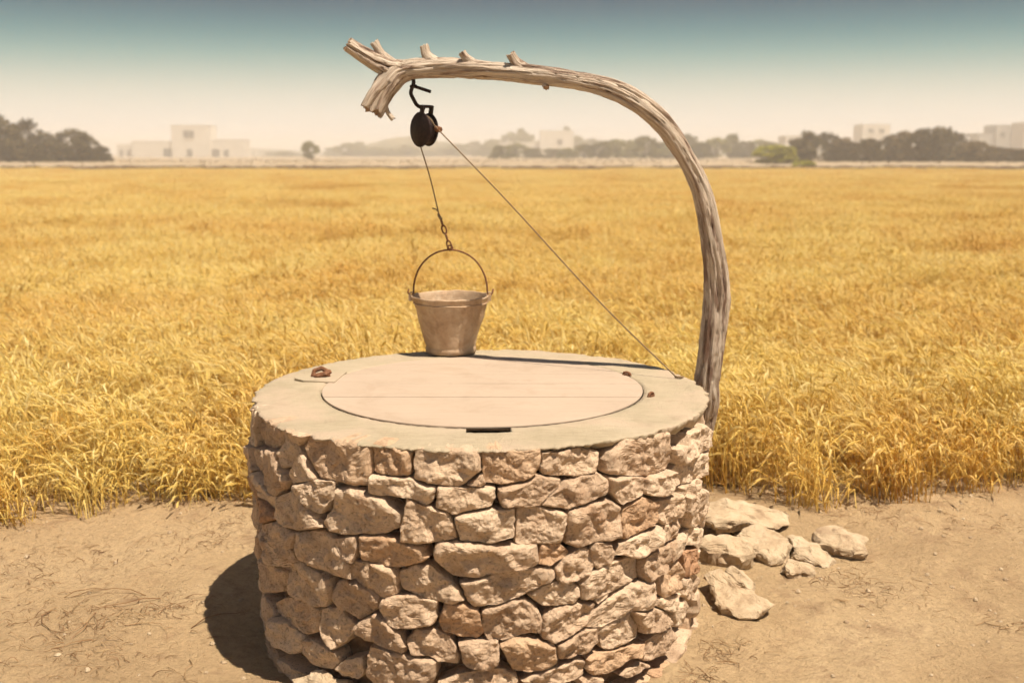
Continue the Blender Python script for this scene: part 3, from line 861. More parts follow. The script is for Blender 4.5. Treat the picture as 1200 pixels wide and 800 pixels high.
# ------------------------------------------------------------------ hook, pulley, rope, chain, bucket
b = MB()
b.tube(catmull([(-0.268, 0.56, 1.945), (-0.266, 0.556, 1.910), (-0.272, 0.552, 1.892), (-0.277, 0.555, 1.874), (-0.270, 0.56, 1.855), (-0.254, 0.562, 1.828), (-.236, .562, 1.820), (-.224, .560, 1.814)], 6), .0075, 10)
b.tube([(-.268, .553, 1.900), (-.235, .55, 1.890), (-.199, .545, 1.878)], .0065, 10)
b.tube([(-.279, .548, 1.897), (-.262, .545, 1.899), (-.257, .558, 1.901), (-.266, .566, 1.905), (-.278, .560, 1.900)], .005, 8)
tag(b.build('iron_hook', M['iron'], None, True), 'bent black iron hook hanging under the driftwood arch', 'hook')

PC = Vector((-.226, .56, 1.735))
pul = thing('pulley', 'small round black iron pulley hanging from a hook under the arch', 'pulley', PC)
pul.rotation_euler = (0, rad(12), rad(-48))       # the wheel faces the camera half sideways, swung towards the rope
def disc(rx, rz, y0, y1, n=40, bev=.004):
    b = MB()
    prof = [(0.0001, y0), (rx - bev, y0), (rx, y0 + bev), (rx, y1 - bev), (rx - bev, y1), (0.0001, y1)]
    m = len(prof)
    v = [(r * math.cos(2 * math.pi * k / n), y, r * rz / rx * math.sin(2 * math.pi * k / n)) for r, y in prof for k in range(n)]
    f = [(i * n + k, (i + 1) * n + k, (i + 1) * n + (k + 1) % n, i * n + (k + 1) % n) for i in range(m - 1) for k in range(n)]
    b.add(v, f)
    return b
disc(.064, .068, -.026, -.017).build('side_plate', M['iron'], pul, True)
disc(.060, .064, .016, .025).build('side_plate', M['iron'], pul, True)
disc(.052, .054, -.0155, .0145).build('sheave', M['iron'], pul, True)
disc(.010, .010, -.016, .033, 6, .002).build('axle_bolt', M['rust'], pul)
b = MB()
for y in (-.026, .017):
    b.box((-.010, y, .045), (.010, y + .008, .084))
b.box((-.010, -.026, .0845), (.010, .025, .094))
b.build('strap', M['iron'], pul)
b = disc(.012, .012, -.016, .016, 6, .002)
o = b.build('bolt', M['rust'], pul, loc=(.060, .018, .014)); o.rotation_euler.z = rad(90)

rope_pts = catmull([(-0.178, .630, 1.40), (-0.212, 0.617, 1.55), (-0.252, 0.602, 1.69), (-.263, .601, 1.735), (-.252, .588, 1.773), (-.226, .56, 1.791), (-.200, .531, 1.773), (-.186, .522, 1.752)], 8)
rope_pts += catmull([(-.160, .508, 1.724), (.10, .405, 1.462), (.45, .275, 1.090), (.721, .165, .832)], 10)
b = MB(); b.tube(rope_pts, .0026, 8)
b.tube(catmull([(-.181, .632, 1.412), (-.190, .628, 1.422), (-.204, .622, 1.428)], 5), .0028, 6)
b.tube(catmull([(-.182, .632, 1.405), (-.176, .640, 1.392), (-.170, .636, 1.384), (-.176, .626, 1.390), (-.181, .63, 1.402)], 4), .005, 7)
b.tube([(.715, .168, .833), (.735, .16, .834), (.745, .168, .833)], .0045, 7)
tag(b.build('rope', M['rope'], None, True), 'thin rope over the pulley down to the bucket chain and the rim', 'rope')

chain = thing('chain', 'short rusty chain between the rope and the bucket handle', 'chain', (-.151, .645, 1.32))
CH = [Vector((-.173, .633, 1.388)), Vector((-.137, .668, 1.262))]
dirv = (CH[1] - CH[0]).normalized()
nl = 4
for i in range(nl):
    c0 = CH[0].lerp(CH[1], (i + .5) / nl)
    hl = (CH[1] - CH[0]).length / nl * .5 + .006
    side = dirv.cross(Vector((0, 1, 0) if i % 2 else (1, 0, 0))).normalized()
    pts = []
    for k in range(18):
        an = 2 * math.pi * k / 18
        pts.append(c0 + dirv * (hl - .004) * math.sin(an) + side * .0085 * math.cos(an) - Vector((-.151, .645, 1.32)))
    b = MB(); b.tube(pts, .0034, 7, True)
    b.build('link', M['rust'], chain, True)

BC = Vector((-.138, .672, .8335))
bk = thing('bucket', 'dented tapered metal bucket with wire handle standing on the well rim', 'bucket', BC)
prof = [(.094, .004), (.100, .001), (.104, .003), (.1045, .022), (.102, .027), (.105, .032), (.1575, .228), (.1595, .231), (.1595, .235), (.157, .237), (.154, .233), (.101, .034), (.098, .022), (.0001, .022)]
bv, bf = [], []
NB = 72
dense = []
for (r0, z0_), (r1, z1_) in zip(prof, prof[1:]):
    k = max(1, int(math.hypot(r1 - r0, z1_ - z0_) / .014))
    dense += [(r0 + (r1 - r0) * j / k, z0_ + (z1_ - z0_) * j / k) for j in range(k)]
dense.append(prof[-1])
for r, z in dense:
    for k in range(NB):
        a_ = 2 * math.pi * k / NB
        dn = .006 * nz(math.cos(a_) * 1.3, math.sin(a_) * 1.3, z * 9, 1.0, 2) * min(1, z / .06)
        crs = -.006 * math.exp(-((math.cos(a_ + 1.45 - z * 1.5) - 1) * 40) ** 2) * sstep(.03, .1, z) * (1 - sstep(.15, .2, z))
        rr_ = max(r + (dn + crs if r > .02 else 0), .0001)
        bv.append((rr_ * math.cos(a_), rr_ * math.sin(a_), z + (.0035 * nz(math.cos(a_) * 2, math.sin(a_) * 2, 5, 1.2, 3) if z > .2 else 0)))
md = len(dense)
bf = [(i * NB + k, i * NB + (k + 1) % NB, (i + 1) * NB + (k + 1) % NB, (i + 1) * NB + k) for i in range(md - 1) for k in range(NB)]
obj('body', mesh('body', bv, bf, M['bucket'], True), bk)
b = MB(); b.tube([(.1535 * math.cos(2 * math.pi * k / 60), .1535 * math.sin(2 * math.pi * k / 60), .208 + .001 * math.sin(k)) for k in range(60)], .0028, 6, True)
b.build('bead', M['bucket'], bk, True)
bail = []
for k in range(41):
    a_ = math.pi * k / 40
    bail.append((-.152 * math.cos(a_) * 1.0, .0, .245 + .178 * math.sin(a_) ** .92))
hookl = [(-.172, 0, .262), (-.175, 0, .248), (-.168, 0, .238), (-.158, 0, .236)]
hookr = [(.158, 0, .236), (.166, 0, .238), (.172, 0, .246), (.176, .004, .262)]
b = MB(); b.tube(hookl + bail + hookr, .0038, 8)
b.build('handle', M['rust'], bk, True)
b = MB(); b.tube([(.010 * math.cos(2 * math.pi * k / 16), 0, .431 + .010 * math.sin(2 * math.pi * k / 16)) for k in range(16)], .0034, 7, True)
b.build('ring', M['rust'], bk, True)
for s_ in (-1, 1):
    b = MB(); b.box((-.012, -.014, -.012), (.006, .014, .012))
    b.tube([(.008 * math.cos(2 * math.pi * k / 12), 0, .014 + .009 * math.sin(2 * math.pi * k / 12)) for k in range(12)], .0035, 6, True)
    b.build('ear', M['bucket'], bk, loc=(s_ * .160, 0, .226))
# ------------------------------------------------------------------ loose stones beside the well
def rock(outline, label, seed, base=-.03, mat='rock', under=.92, group='loose stones in the heap beside the well'):
    """outline: (x, y, z) of the upper edge; a rough slab with broken sides down into the soil"""
    pts = [Vector(p) for p in outline]
    c = sum(pts, Vector()) / len(pts)
    pts = [c + (p - c) * 1.12 - Vector((0, 0, .014)) for p in pts]
    q2 = []
    for i, q in enumerate(pts):
        nx_ = pts[(i + 1) % len(pts)]
        q2 += [q.lerp(nx_, .15), q.lerp(nx_, .5), q.lerp(nx_, .85)]
    N = 48
    L = [(q2[(i + 1) % len(q2)] - q2[i]).length for i in range(len(q2))]
    tot = sum(L); i = 0; acc = 0; bd = []
    for k in range(N):
        s = tot * k / N
        while acc + L[i] < s - 1e-9:
            acc += L[i]; i += 1
        bd.append(q2[i].lerp(q2[(i + 1) % len(q2)], (s - acc) / max(L[i], 1e-6)))
    rings = []
    for f, dz in ((under * .9, None), (under, .15), (under + .02, .45), (1.0, .75), (1.015, .93), (.985, 1.0)):
        ring = []
        for p in bd:
            z = base if dz is None else base + (p.z - base) * dz
            ring.append(Vector((c.x + (p.x - c.x) * f, c.y + (p.y - c.y) * f, z)))
        rings.append(ring)
    for f in (.93, .85, .72, .56, .38, .2):
        rings.append([Vector((c.x + (p.x - c.x) * f, c.y + (p.y - c.y) * f, c.z + .004 + (p.z - c.z) * f)) for p in bd])
    V, F = [], []
    for ri, ring in enumerate(rings):
        for p in ring:
            am = .030 if ri < 5 else .016
            d = Vector((nz(p.x, p.y, p.z + seed, 19, 5), nz(p.x + 7, p.y, p.z + seed, 13, 4), .8 * nz(p.x, p.y + 5, p.z + seed, 11, 4))) * am
            d += Vector((0, 0, 1)) * (.010 * (abs(n1(p.x, p.y, seed * 1.0, 20)) - .25) if ri > 4 else 0)
            V.append(p + d - Vector((c.x, c.y, 0)))
    V.append(Vector((0, 0, c.z + .006)))
    for ri in range(len(rings) - 1):
        for k in range(N):
            F.append((ri * N + k, ri * N + (k + 1) % N, (ri + 1) * N + (k + 1) % N, (ri + 1) * N + k))
    for k in range(N):
        F.append(((len(rings) - 1) * N + k, (len(rings) - 1) * N + (k + 1) % N, len(V) - 1))
    area = sum(bd[k].x * bd[(k + 1) % N].y - bd[(k + 1) % N].x * bd[k].y for k in range(N))
    if area < 0:
        F = [f[::-1] for f in F]
    o = obj('loose_stone', mesh('loose_stone', [tuple(v) for v in V], F, M[mat]), None, (c.x, c.y, 0))
    return tag(o, label, 'stone', group)
rock([(0.95, 0.86, 0.1), (1.04, 0.87, 0.13), (1.18, 0.88, 0.12), (1.3, 0.85, 0.09), (1.33, 0.8, 0.07), (1.21, 0.71, 0.07), (1.13, 0.73, 0.085), (1.06, 0.71, 0.1), (0.96, 0.73, 0.11)],
     'long flat slab of stone at the back of the heap against the wheat', 1.0, .03, under=.80)
rock([(0.86, 0.43, 0.09), (0.91, 0.47, 0.11), (1.01, 0.5, 0.11), (1.08, 0.46, 0.1), (1.08, 0.4, 0.08), (1.02, 0.37, 0.075), (0.94, 0.41, 0.075)],
     'chunky rounded stone block leaning against the foot of the well', 2.0, -.02, under=.84)
rock([(1.06, 0.6, 0.08), (1.15, 0.64, 0.1), (1.22, 0.65, 0.08), (1.27, 0.58, 0.07), (1.23, 0.45, 0.05), (1.17, 0.42, 0.04), (1.11, 0.49, 0.06)],
     'crumbling pitted stone in the middle of the heap', 3.0, -.02, under=.88)
rock([(1.29, 0.62, 0.07), (1.36, 0.56, 0.06), (1.43, 0.45, 0.04), (1.36, 0.38, 0.025), (1.32, 0.46, 0.03), (1.28, 0.5, 0.05)],
     'cracked low stone between the crumbling stone and the tilted slab', 4.0, -.02, under=.92)
rock([(1.39, 0.61, 0.09), (1.5, 0.66, 0.1), (1.56, 0.56, 0.09), (1.57, 0.49, 0.06), (1.48, 0.49, 0.055), (1.41, 0.54, 0.07)],
     'smooth tilted slab at the end of the heap farthest from the well', 5.0, -.02, under=.80)
rock([(1.19, 0.35, 0.045), (1.25, 0.4, 0.045), (1.31, 0.38, 0.03), (1.31, 0.32, 0.02), (1.22, 0.3, 0.03)],
     'small flat stone lying in front of the crumbling stone', 6.0, -.02, under=.95)
rock([(0.87, 0.16, 0.07), (0.91, 0.2, 0.09), (0.96, 0.06, 0.07), (1.03, -0.01, 0.06), (1.04, -0.07, 0.045), (0.92, -0.08, 0.04), (0.87, -0.04, 0.05)],
     'pale wedge-shaped slab lying alone on the bare soil near the well', 7.0, -.02, under=.82)
rock([(0.95, 0.27, 0.06), (0.98, 0.26, 0.075), (1.03, 0.2, 0.05), (1.035, 0.16, 0.02), (0.99, 0.18, 0.035)],
     'thin upright stone flake between the block and the pale wedge slab', 8.0, -.03, under=.95)
rock([(-0.55, -0.60, 0.05), (-0.48, -0.60, 0.08), (-0.40, -0.65, 0.075), (-0.35, -0.68, 0.04), (-0.43, -0.74, 0.03), (-0.54, -0.70, 0.03)],
     'pale stone half sunk in the soil at the shaded foot of the well', 9.0, -.04, under=1.05, group='stones at the foot of the well')

# pebbles and clods
def near_pt(rs):
    while True:
        x, y = rs.uniform(-3.2, 3.6), rs.uniform(-2.2, 1.5)
        if math.hypot(x, y) > .80 and y < edge_y(x) + .1:
            return x, y
b = MB()
rs = random.Random(3)
for i in range(2600):
    x, y = near_pt(rs)
    if nz(x, y, 2.0, 1.2, 3) < -.1 and rs.random() < .8: continue
    r = .002 + .010 * rs.random() ** 4
    z = gz(x, y)
    v = []
    a0 = rs.uniform(0, 6)
    for zz, f in ((-.3, .8), (.35, 1.0), (.9, .5)):
        for k in range(6):
            a_ = a0 + math.pi / 3 * k
            q = r * f * rs.uniform(.7, 1.2)
            v.append((x + q * math.cos(a_), y + q * math.sin(a_), z + r * zz * rs.uniform(.8, 1.1)))
    f = [(6 * j + k, 6 * j + (k + 1) % 6, 6 * j + 6 + (k + 1) % 6, 6 * j + 6 + k) for j in range(2) for k in range(6)] + [(12, 13, 14, 15, 16, 17)]
    b.add(v, f)
tag(b.build('gravel', M['rock'], None), 'scattered small pebbles and clods on the bare soil', 'gravel', kind='stuff')

# dry straw, stems and twigs lying on the soil
b = MB()
rs = random.Random(21)
def stem(x, y, ln, w, ang, hop=.01, curl=.6, n=4):
    pts = []
    a_ = ang
    for k in range(n + 1):
        pts.append((x, y, gz(x, y) + .003 + hop * math.sin(math.pi * k / n) * rs.uniform(.4, 1.3)))
        x += math.cos(a_) * ln / n; y += math.sin(a_) * ln / n
        a_ += rs.uniform(-curl, curl)
    b.tube(pts, [w, w, w * .8, w * .6, w * .35][:n + 1], 3, cap=False)
for i in range(2200):
    x, y = near_pt(rs)
    d = nz(x, y, 5.0, 1.5, 3) + .5 * nz(x, y, 1.0, 5, 2)
    if d < .10 and rs.random() < .86: continue
    stem(x, y, rs.uniform(.015, .06), rs.uniform(.0007, .0016), rs.uniform(0, 6.3), rs.uniform(.0, .008))
# tangles of dead weed on the left and a few on the right
for cx_, cy_, sp, nn in [(-1.45, -.10, .16, 130), (-1.15, .02, .12, 90), (-1.75, -.25, .15, 90), (-1.30, -.38, .13, 80), (-.95, -.62, .10, 70), (-1.85, .25, .2, 90), (-1.55, .55, .18, 80),
                         (-1.15, .75, .15, 110), (-2.0, .55, .2, 80), (1.5, .1, .10, 50), (1.9, -.15, .08, 40), (2.2, .9, .15, 60), (1.75, .95, .12, 60), (.82, -.33, .06, 60), (.72, -.5, .05, 50), (-.65, -.62, .06, 70), (2.1, -.6, .07, 40),
                         (1.42, .25, .07, 60)]:
    for i in range(int(nn * .7)):
        x, y = cx_ + rs.gauss(0, sp), cy_ + rs.gauss(0, sp * .6)
        if math.hypot(x, y) < .78: continue
        stem(x, y, rs.uniform(.02, .085), rs.uniform(.0008, .0018), rs.uniform(0, 6.3), rs.uniform(.0, .02), .9)
for i in range(16):
    x, y = rs.gauss(-1.4, .35), rs.gauss(-.15, .25)
    stem(x, y, rs.uniform(.12, .30), rs.uniform(.0014, .0028), rs.uniform(0, 6.3), rs.uniform(.005, .03), .6)
tag(b.build('dry_straw', M['litter'], None), 'dry straw and dead weed stems strewn over the bare soil', 'straw', kind='stuff')

# ------------------------------------------------------------------ ripe wheat
def clump(name, n, half, seed, hlo=.26, hhi=.58):
    rs = random.Random(seed)
    V, F, T = [], [], []
    def ring(p, t_, r, k):
        t_ = t_.normalized()
        u = t_.orthogonal().normalized()
        w = t_.cross(u)
        return [p + (u * math.cos(2 * math.pi * j / k) + w * math.sin(2 * math.pi * j / k)) * r for j in range(k)]
    def tubev(pts, rr_, k, tint):
        b0 = len(V)
        for i, p in enumerate(pts):
            t_ = pts[min(i + 1, len(pts) - 1)] - pts[max(i - 1, 0)]
            V.extend(ring(p, t_, rr_[i], k)); T.extend([tint] * k)
        for i in range(len(pts) - 1):
            for j in range(k):
                F.append((b0 + i * k + j, b0 + i * k + (j + 1) % k, b0 + (i + 1) * k + (j + 1) % k, b0 + (i + 1) * k + j))
    for _ in range(n):
        x, y = rs.uniform(-half, half), rs.uniform(-half, half)
        h = hlo + (hhi - hlo) * rs.random() ** .6
        la = rs.gauss(math.pi * .95, 1.25)
        ln = abs(rs.gauss(.10, .10)) + .02
        d = Vector((math.cos(la), math.sin(la), 0))
        p0 = Vector((x, y, 0))
        p1 = p0 + Vector((0, 0, h * .5)) + d * ln * .25
        p2 = p0 + Vector((0, 0, h * .86)) + d * ln
        tint = rs.random()
        tubev([p0, p1, p2], [.0022, .0019, .0015], 3, tint * .55)
        # the ear nods over
        nod = rs.uniform(.2, 1.6)
        el = rs.uniform(.055, .085)
        dirs = []
        a_ = math.atan2(ln, h * .4)
        pts = [p2]
        for k in range(4):
            a_ += nod / 4
            pts.append(pts[-1] + (d * math.sin(a_) + Vector((0, 0, math.cos(a_)))) * el / 4)
        tubev(pts, [.0018, .0050, .0056, .0045, .0014], 4, .45 + tint * .55)
        dl = (pts[-1] - pts[-2]).normalized()
        for k in range(5):
            q = pts[1 + k % 4]
            dv = (dl + Vector((rs.uniform(-.35, .35), rs.uniform(-.35, .35), rs.uniform(-.1, .4)))).normalized()
            sd_ = dv.orthogonal().normalized() * .0011
            b0 = len(V)
            V.extend([q - sd_, q + sd_, q + dv * rs.uniform(.06, .11)]); T.extend([.6 + tint * .4] * 3)
            F.append((b0, b0 + 1, b0 + 2))
        # a dry leaf or two
        for _k in range(rs.choice((1, 1, 2))):
            la2 = rs.uniform(0, 6.3)
            d2 = Vector((math.cos(la2), math.sin(la2), 0))
            q0 = p0.lerp(p1, rs.uniform(.5, 1)) if rs.random() < .5 else p1.lerp(p2, rs.uniform(0, .8))
            L_ = rs.uniform(.08, .18)
            q1 = q0 + d2 * L_ * .5 + Vector((0, 0, L_ * rs.uniform(.2, .5)))
            q2 = q0 + d2 * L_ + Vector((0, 0, L_ * rs.uniform(-.6, .2)))
            wv = d2.cross(Vector((0, 0, 1))) * rs.uniform(.002, .0038)
            b0 = len(V)
            V.extend([q0 - wv * .6, q0 + wv * .6, q1 - wv, q1 + wv, q2]); T.extend([rs.random() * .7] * 5)
            F.append((b0, b0 + 1, b0 + 3, b0 + 2)); F.append((b0 + 2, b0 + 3, b0 + 4))
    me = mesh(name, [tuple(v) for v in V], F, M['wheat'])
    at_ = me.attributes.new('tint', 'FLOAT', 'POINT')
    at_.data.foreach_set('value', T)
    return bpy.data.objects.new(name, me)
wc = bpy.data.collections.new('wheat_clumps')
for i in range(3):
    wc.objects.link(clump('clump_a%d' % i, 58, .15, 100 + i, .22, .56))
for i in range(3):
    wc.objects.link(clump('clump_b%d' % i, 500, .55, 200 + i, .34, .58))
for i in range(2):
    wc.objects.link(clump('clump_d%d' % i, 3600, 1.6, 400 + i, .34, .58))
for i in range(3):
    wc.objects.link(clump('clump_c%d' % i, 60, .13, 300 + i, .06, .40))
PV, IDX, ROT, SCL = [], [], [], []
rs = random.Random(77)
def put(x, y, i, tilt=.0):
    PV.append((x, y, gz(x, y) if y < 12 else 0.0))
    IDX.append(i)
    ROT.append((rs.gauss(0, tilt), rs.gauss(0, tilt), rs.gauss(0, .55)))
    s = rs.uniform(.88, 1.12)
    SCL.append((s, s, s * rs.uniform(.93, 1.08) * (1 + .22 * n1(x * .5, y * .5, 2.0) + .12 * n1(x * 1.7, y * 1.7, 5.0))))
# near zone in small clumps, following the crop's ragged edge
y = .5
while y < 7.0:
    hw = 4.6 + (y + 3.65) * .62
    x = -hw
    while x < hw:
        px_, py_ = x + rs.uniform(-.1, .1), y + rs.uniform(-.1, .1)
        e = edge_y(max(-11.9, min(11.9, px_))) + .10 + .08 * n1(px_ * 2.1, 0, 3.3) + .05 * n1(px_ * 6, 1, 3.3)
        if py_ > e:
            put(px_, py_, rs.randrange(3) + (6 if py_ < e + .26 else 0), .07)
        x += .24
    y += .24
y = 7.3
while y < 22:
    hw = 5.5 + (y + 3.65) * .8
    x = -hw
    while x < hw:
        put(x + rs.uniform(-.2, .2), y + rs.uniform(-.2, .2), 3 + rs.randrange(3), .04)
        x += .95
    y += .95
y += .9
while y < FIELD_END:
    hw = 8 + (y + 3.65) * .85
    x = -hw
    while x < hw:
        put(x + rs.uniform(-.2, .2), y + rs.uniform(-.2, .2), 9 + rs.randrange(2), .01)
        x += 2.9
    y += 2.9
pm = bpy.data.meshes.new('wheat')
pm.from_pydata(PV, [], [])
at_ = pm.attributes.new('idx', 'INT', 'POINT'); at_.data.foreach_set('value', IDX)
at_ = pm.attributes.new('rot', 'FLOAT_VECTOR', 'POINT'); at_.data.foreach_set('vector', [v for r_ in ROT for v in r_])
at_ = pm.attributes.new('scl', 'FLOAT_VECTOR', 'POINT'); at_.data.foreach_set('vector', [v for r_ in SCL for v in r_])
pm.materials.append(M['wheat'])
wheat = tag(obj('wheat', pm), 'field of ripe golden wheat stretching back behind the well', 'wheat', kind='stuff')
ng = bpy.data.node_groups.new('scatter_wheat', 'GeometryNodeTree')
ng.interface.new_socket('Geometry', in_out='INPUT', socket_type='NodeSocketGeometry')
ng.interface.new_socket('Geometry', in_out='OUTPUT', socket_type='NodeSocketGeometry')
gi, go = ng.nodes.new('NodeGroupInput'), ng.nodes.new('NodeGroupOutput')
iop = ng.nodes.new('GeometryNodeInstanceOnPoints')
ci = ng.nodes.new('GeometryNodeCollectionInfo')
ci.inputs['Collection'].default_value = wc
ci.inputs['Separate Children'].default_value = True
ci.inputs['Reset Children'].default_value = True
iop.inputs['Pick Instance'].default_value = True
def named(nm, ty):
    x = ng.nodes.new('GeometryNodeInputNamedAttribute')
    x.data_type = ty
    x.inputs['Name'].default_value = nm
    return x.outputs['Attribute']
e2r = ng.nodes.new('FunctionNodeEulerToRotation')
ng.links.new(named('rot', 'FLOAT_VECTOR'), e2r.inputs[0])
ng.links.new(gi.outputs[0], iop.inputs['Points'])
ng.links.new(ci.outputs[0], iop.inputs['Instance'])
ng.links.new(named('idx', 'INT'), iop.inputs['Instance Index'])
ng.links.new(e2r.outputs[0], iop.inputs['Rotation'])
ng.links.new(named('scl', 'FLOAT_VECTOR'), iop.inputs['Scale'])
ng.links.new(iop.outputs[0], go.inputs[0])
md_ = wheat.modifiers.new('scatter', 'NODES')
md_.node_group = ng

# ------------------------------------------------------------------ far side of the field
CX, CY, CZ, FP, HOR = .115, -3.65, 1.64, 1240.0, 181.0
def fx_(px, Y): return CX + (px - 600) / FP * (Y - CY)        # real positions worked out from distance and bearing
def fz_(py, Y): return CZ + (HOR - py) / FP * (Y - CY)

# low rough field wall at the far edge of the crop
b = MB()
rs = random.Random(9)
x = -80.0
fw = thing('field_wall', 'low dark dry-stone field wall along the far edge of the wheat', 'wall', (0, 82.0, 0))
seg = 0
while x < 80:
    b = MB()
    for k in range(16):
        w = rs.uniform(.35, .8)
        for lv in range(3):
            h0 = lv * .24
            b.box((x + rs.uniform(-.05, .05), -.28 + rs.uniform(-.06, .06), h0 - .05), (x + w - .03, .28 + rs.uniform(-.06, .06), h0 + .21 + rs.uniform(-.03, .08)))
        x += w
    o = b.build('wall_section', M['wallstone'] if 'wallstone' in M else M['bark'], fw)
    o['kind'] = 'stuff'

# tufts of bleached grass on the meadow behind the wall
b = MB()
for i in range(2600):
    y = 86 + 80 * rs.random() ** 1.2
    x = rs.uniform(-.56, .56) * (y + 3.65)
    h = rs.uniform(.05, .14)
    z = gz(x, y)
    for k in range(3):
        a_ = rs.uniform(0, 3.14)
        dx, dy = math.cos(a_) * h * .5, math.sin(a_) * h * .5
        b.add([(x - dx, y - dy, z - .02), (x + dx, y + dy, z - .02), (x + dx * 1.2 + rs.uniform(-.1, .1), y + dy, z + h), (x - dx * .6, y - dy, z + h * rs.uniform(.5, 1.1))], [(0, 1, 2, 3)])
tag(b.build('meadow_grass', M['palegrass'], None), 'bleached dry grass on the strip beyond the field wall', 'grass', kind='stuff')

# trees
def crown_mesh(name, seed, mat, style, dense=1.0):
    rs = random.Random(seed)
    V, F = [], []
    blobs = []
    nb = {'tree': 46, 'bush': 60, 'round': 42}[style]
    for i in range(nb):
        a_ = rs.uniform(0, 6.283)
        if style == 'tree':
            zc = rs.uniform(.06, .92); rmax = .43 * math.sin(math.pi * min(1, (zc + .12) / 1.1)) ** .8
        elif style == 'round':
            zc = rs.uniform(.08, .9); rmax = .43 * math.sqrt(max(0.02, 1 - ((zc - .45) / .5) ** 2))
        else:
            zc = .04 + .82 * rs.random() ** 1.3; rmax = .46 * math.sqrt(max(0, 1 - (zc / 1.0) ** 2))
        r_ = rmax * math.sqrt(rs.random())
        blobs.append((r_ * math.cos(a_), r_ * math.sin(a_), zc, rs.uniform(.07, .15)))
    for (bx, by, bz, br) in blobs:
        for k in range(int(70 * dense * (br / .11) ** 1.5)):
            d = Vector((rs.gauss(0, 1), rs.gauss(0, 1), rs.gauss(0, .8))).normalized() * br * rs.random() ** .4
            c = Vector((bx, by, bz)) + d
            if c.z < .01: c.z = .02
            s = rs.uniform(.018, .042)
            u = Vector((rs.gauss(0, 1), rs.gauss(0, 1), rs.gauss(0, 1))).normalized()
            w = u.orthogonal().normalized() * s * rs.uniform(.5, 1)
            u *= s
            b0 = len(V)
            V.extend([c - u - w * .4, c - w, c + u, c + w])
            F.append((b0, b0 + 1, b0 + 2, b0 + 3))
    return mesh(name, [tuple(v) for v in V], F, M[mat])
def trunk_mesh(name, seed):
    rs = random.Random(seed)
    b = MB()
    b.tube([(0, 0, -.05), (.01, 0, .15), (-.01, .01, .32), (.0, 0, .5)], [.035, .028, .022, .012], 7)
    for i in range(6):
        a_ = i * 1.05 + rs.uniform(-.3, .3)
        z0_ = rs.uniform(.18, .42)
        L_ = rs.uniform(.18, .32)
        b.tube([(0, 0, z0_), (math.cos(a_) * L_ * .5, math.sin(a_) * L_ * .5, z0_ + L_ * .35), (math.cos(a_) * L_, math.sin(a_) * L_, z0_ + L_ * .85)], [.014, .010, .004], 5)
    return mesh(name, b.v, b.f, M['bark'])
CROWNS = {}
for mat in ('leaf_dark', 'leaf_mid', 'leaf_brown'):
    CROWNS[mat] = [crown_mesh('crown', 300 + i, mat, s_) for i, s_ in enumerate(('tree', 'bush', 'round', 'bush'))]
CROWNS['leaf_light'] = [crown_mesh('crown', 351, 'leaf_light', 'bush', 1.8)]
TRK = [trunk_mesh('trunk', 1), trunk_mesh('trunk', 2)]
rs = random.Random(15)
def tree(name, px, top, wpx, Y, mat, v, label, group, cat='tree', base=None):
    x = fx_(px, Y)
    zb = gz(x, Y) if base is None else base
    h = fz_(top, Y) - zb
    w = wpx / FP * (Y - CY)
    o = thing(name, OWN.get(px if name != 'olive_tree' else 0, label), cat, (x, Y, zb), group)
    o.rotation_euler.z = rs.uniform(0, 6.28)
    wd = w / .86
    o.scale = (wd, wd * rs.uniform(.9, 1.1), h / .98)
    obj('crown', CROWNS[mat][v], o)
    obj('trunk', TRK[v % 2], o)
    return o
OWN = {8: 'tallest dark tree in the clump left of the white farmhouse', 127: 'lowest dark tree, at the end of the clump nearest the white farmhouse',
       92: 'round-headed dark tree just behind the lowest tree of the farmhouse clump',
       944: 'tall brown-green tree directly behind the yellow-green bush', 1090: 'broadest and tallest crown of the belt, right of the pale grey house',
       664: 'small pale tree rising directly behind the white hilltop house', 610: 'tallest pale tree beside the hilltop house, above its low wing',
       1140: 'brown-green tree directly in front of the grey block house', 1222: 'brown-green tree in front of the tall pale house'}
LB = 'dark leafy tree in the dense clump left of the white farmhouse'
for px, top, w, v in [(-14, 140, 52, 0), (8, 136, 52, 2), (36, 142, 48, 0), (60, 156, 40, 2), (24, 160, 50, 1), (52, 168, 44, 1), (92, 152, 40, 2), (110, 156, 30, 0), (80, 168, 36, 1), (104, 170, 36, 3), (127, 171, 22, 1)]:
    tree('broadleaf_tree', px, top, w, 108 + rs.uniform(-2, 6), 'leaf_dark', v, LB, 'dark trees left of the farmhouse')
tree('round_tree', 367, 166, 20, 170, 'leaf_mid', 2, 'small round clipped tree alone on the meadow', None)
LB = 'pale hazy tree in the far row behind the meadow'
for px, top, w, v in [(322, 178, 20, 1), (338, 177, 22, 3), (352, 180, 18, 1), (394, 172, 26, 1), (410, 168, 30, 2), (425, 167, 28, 0), (444, 172, 30, 1), (462, 173, 28, 3), (480, 170, 30, 2), (500, 176, 26, 1),
                      (518, 173, 30, 3), (536, 169, 32, 2), (555, 166, 30, 0), (572, 168, 30, 1)]:
    tree('hazy_tree', px, top, w, 400 + rs.uniform(-30, 40), 'leaf_mid', v, LB, 'pale trees far behind the meadow')
LB = 'olive green tree in the row between the meadow and the hilltop house'
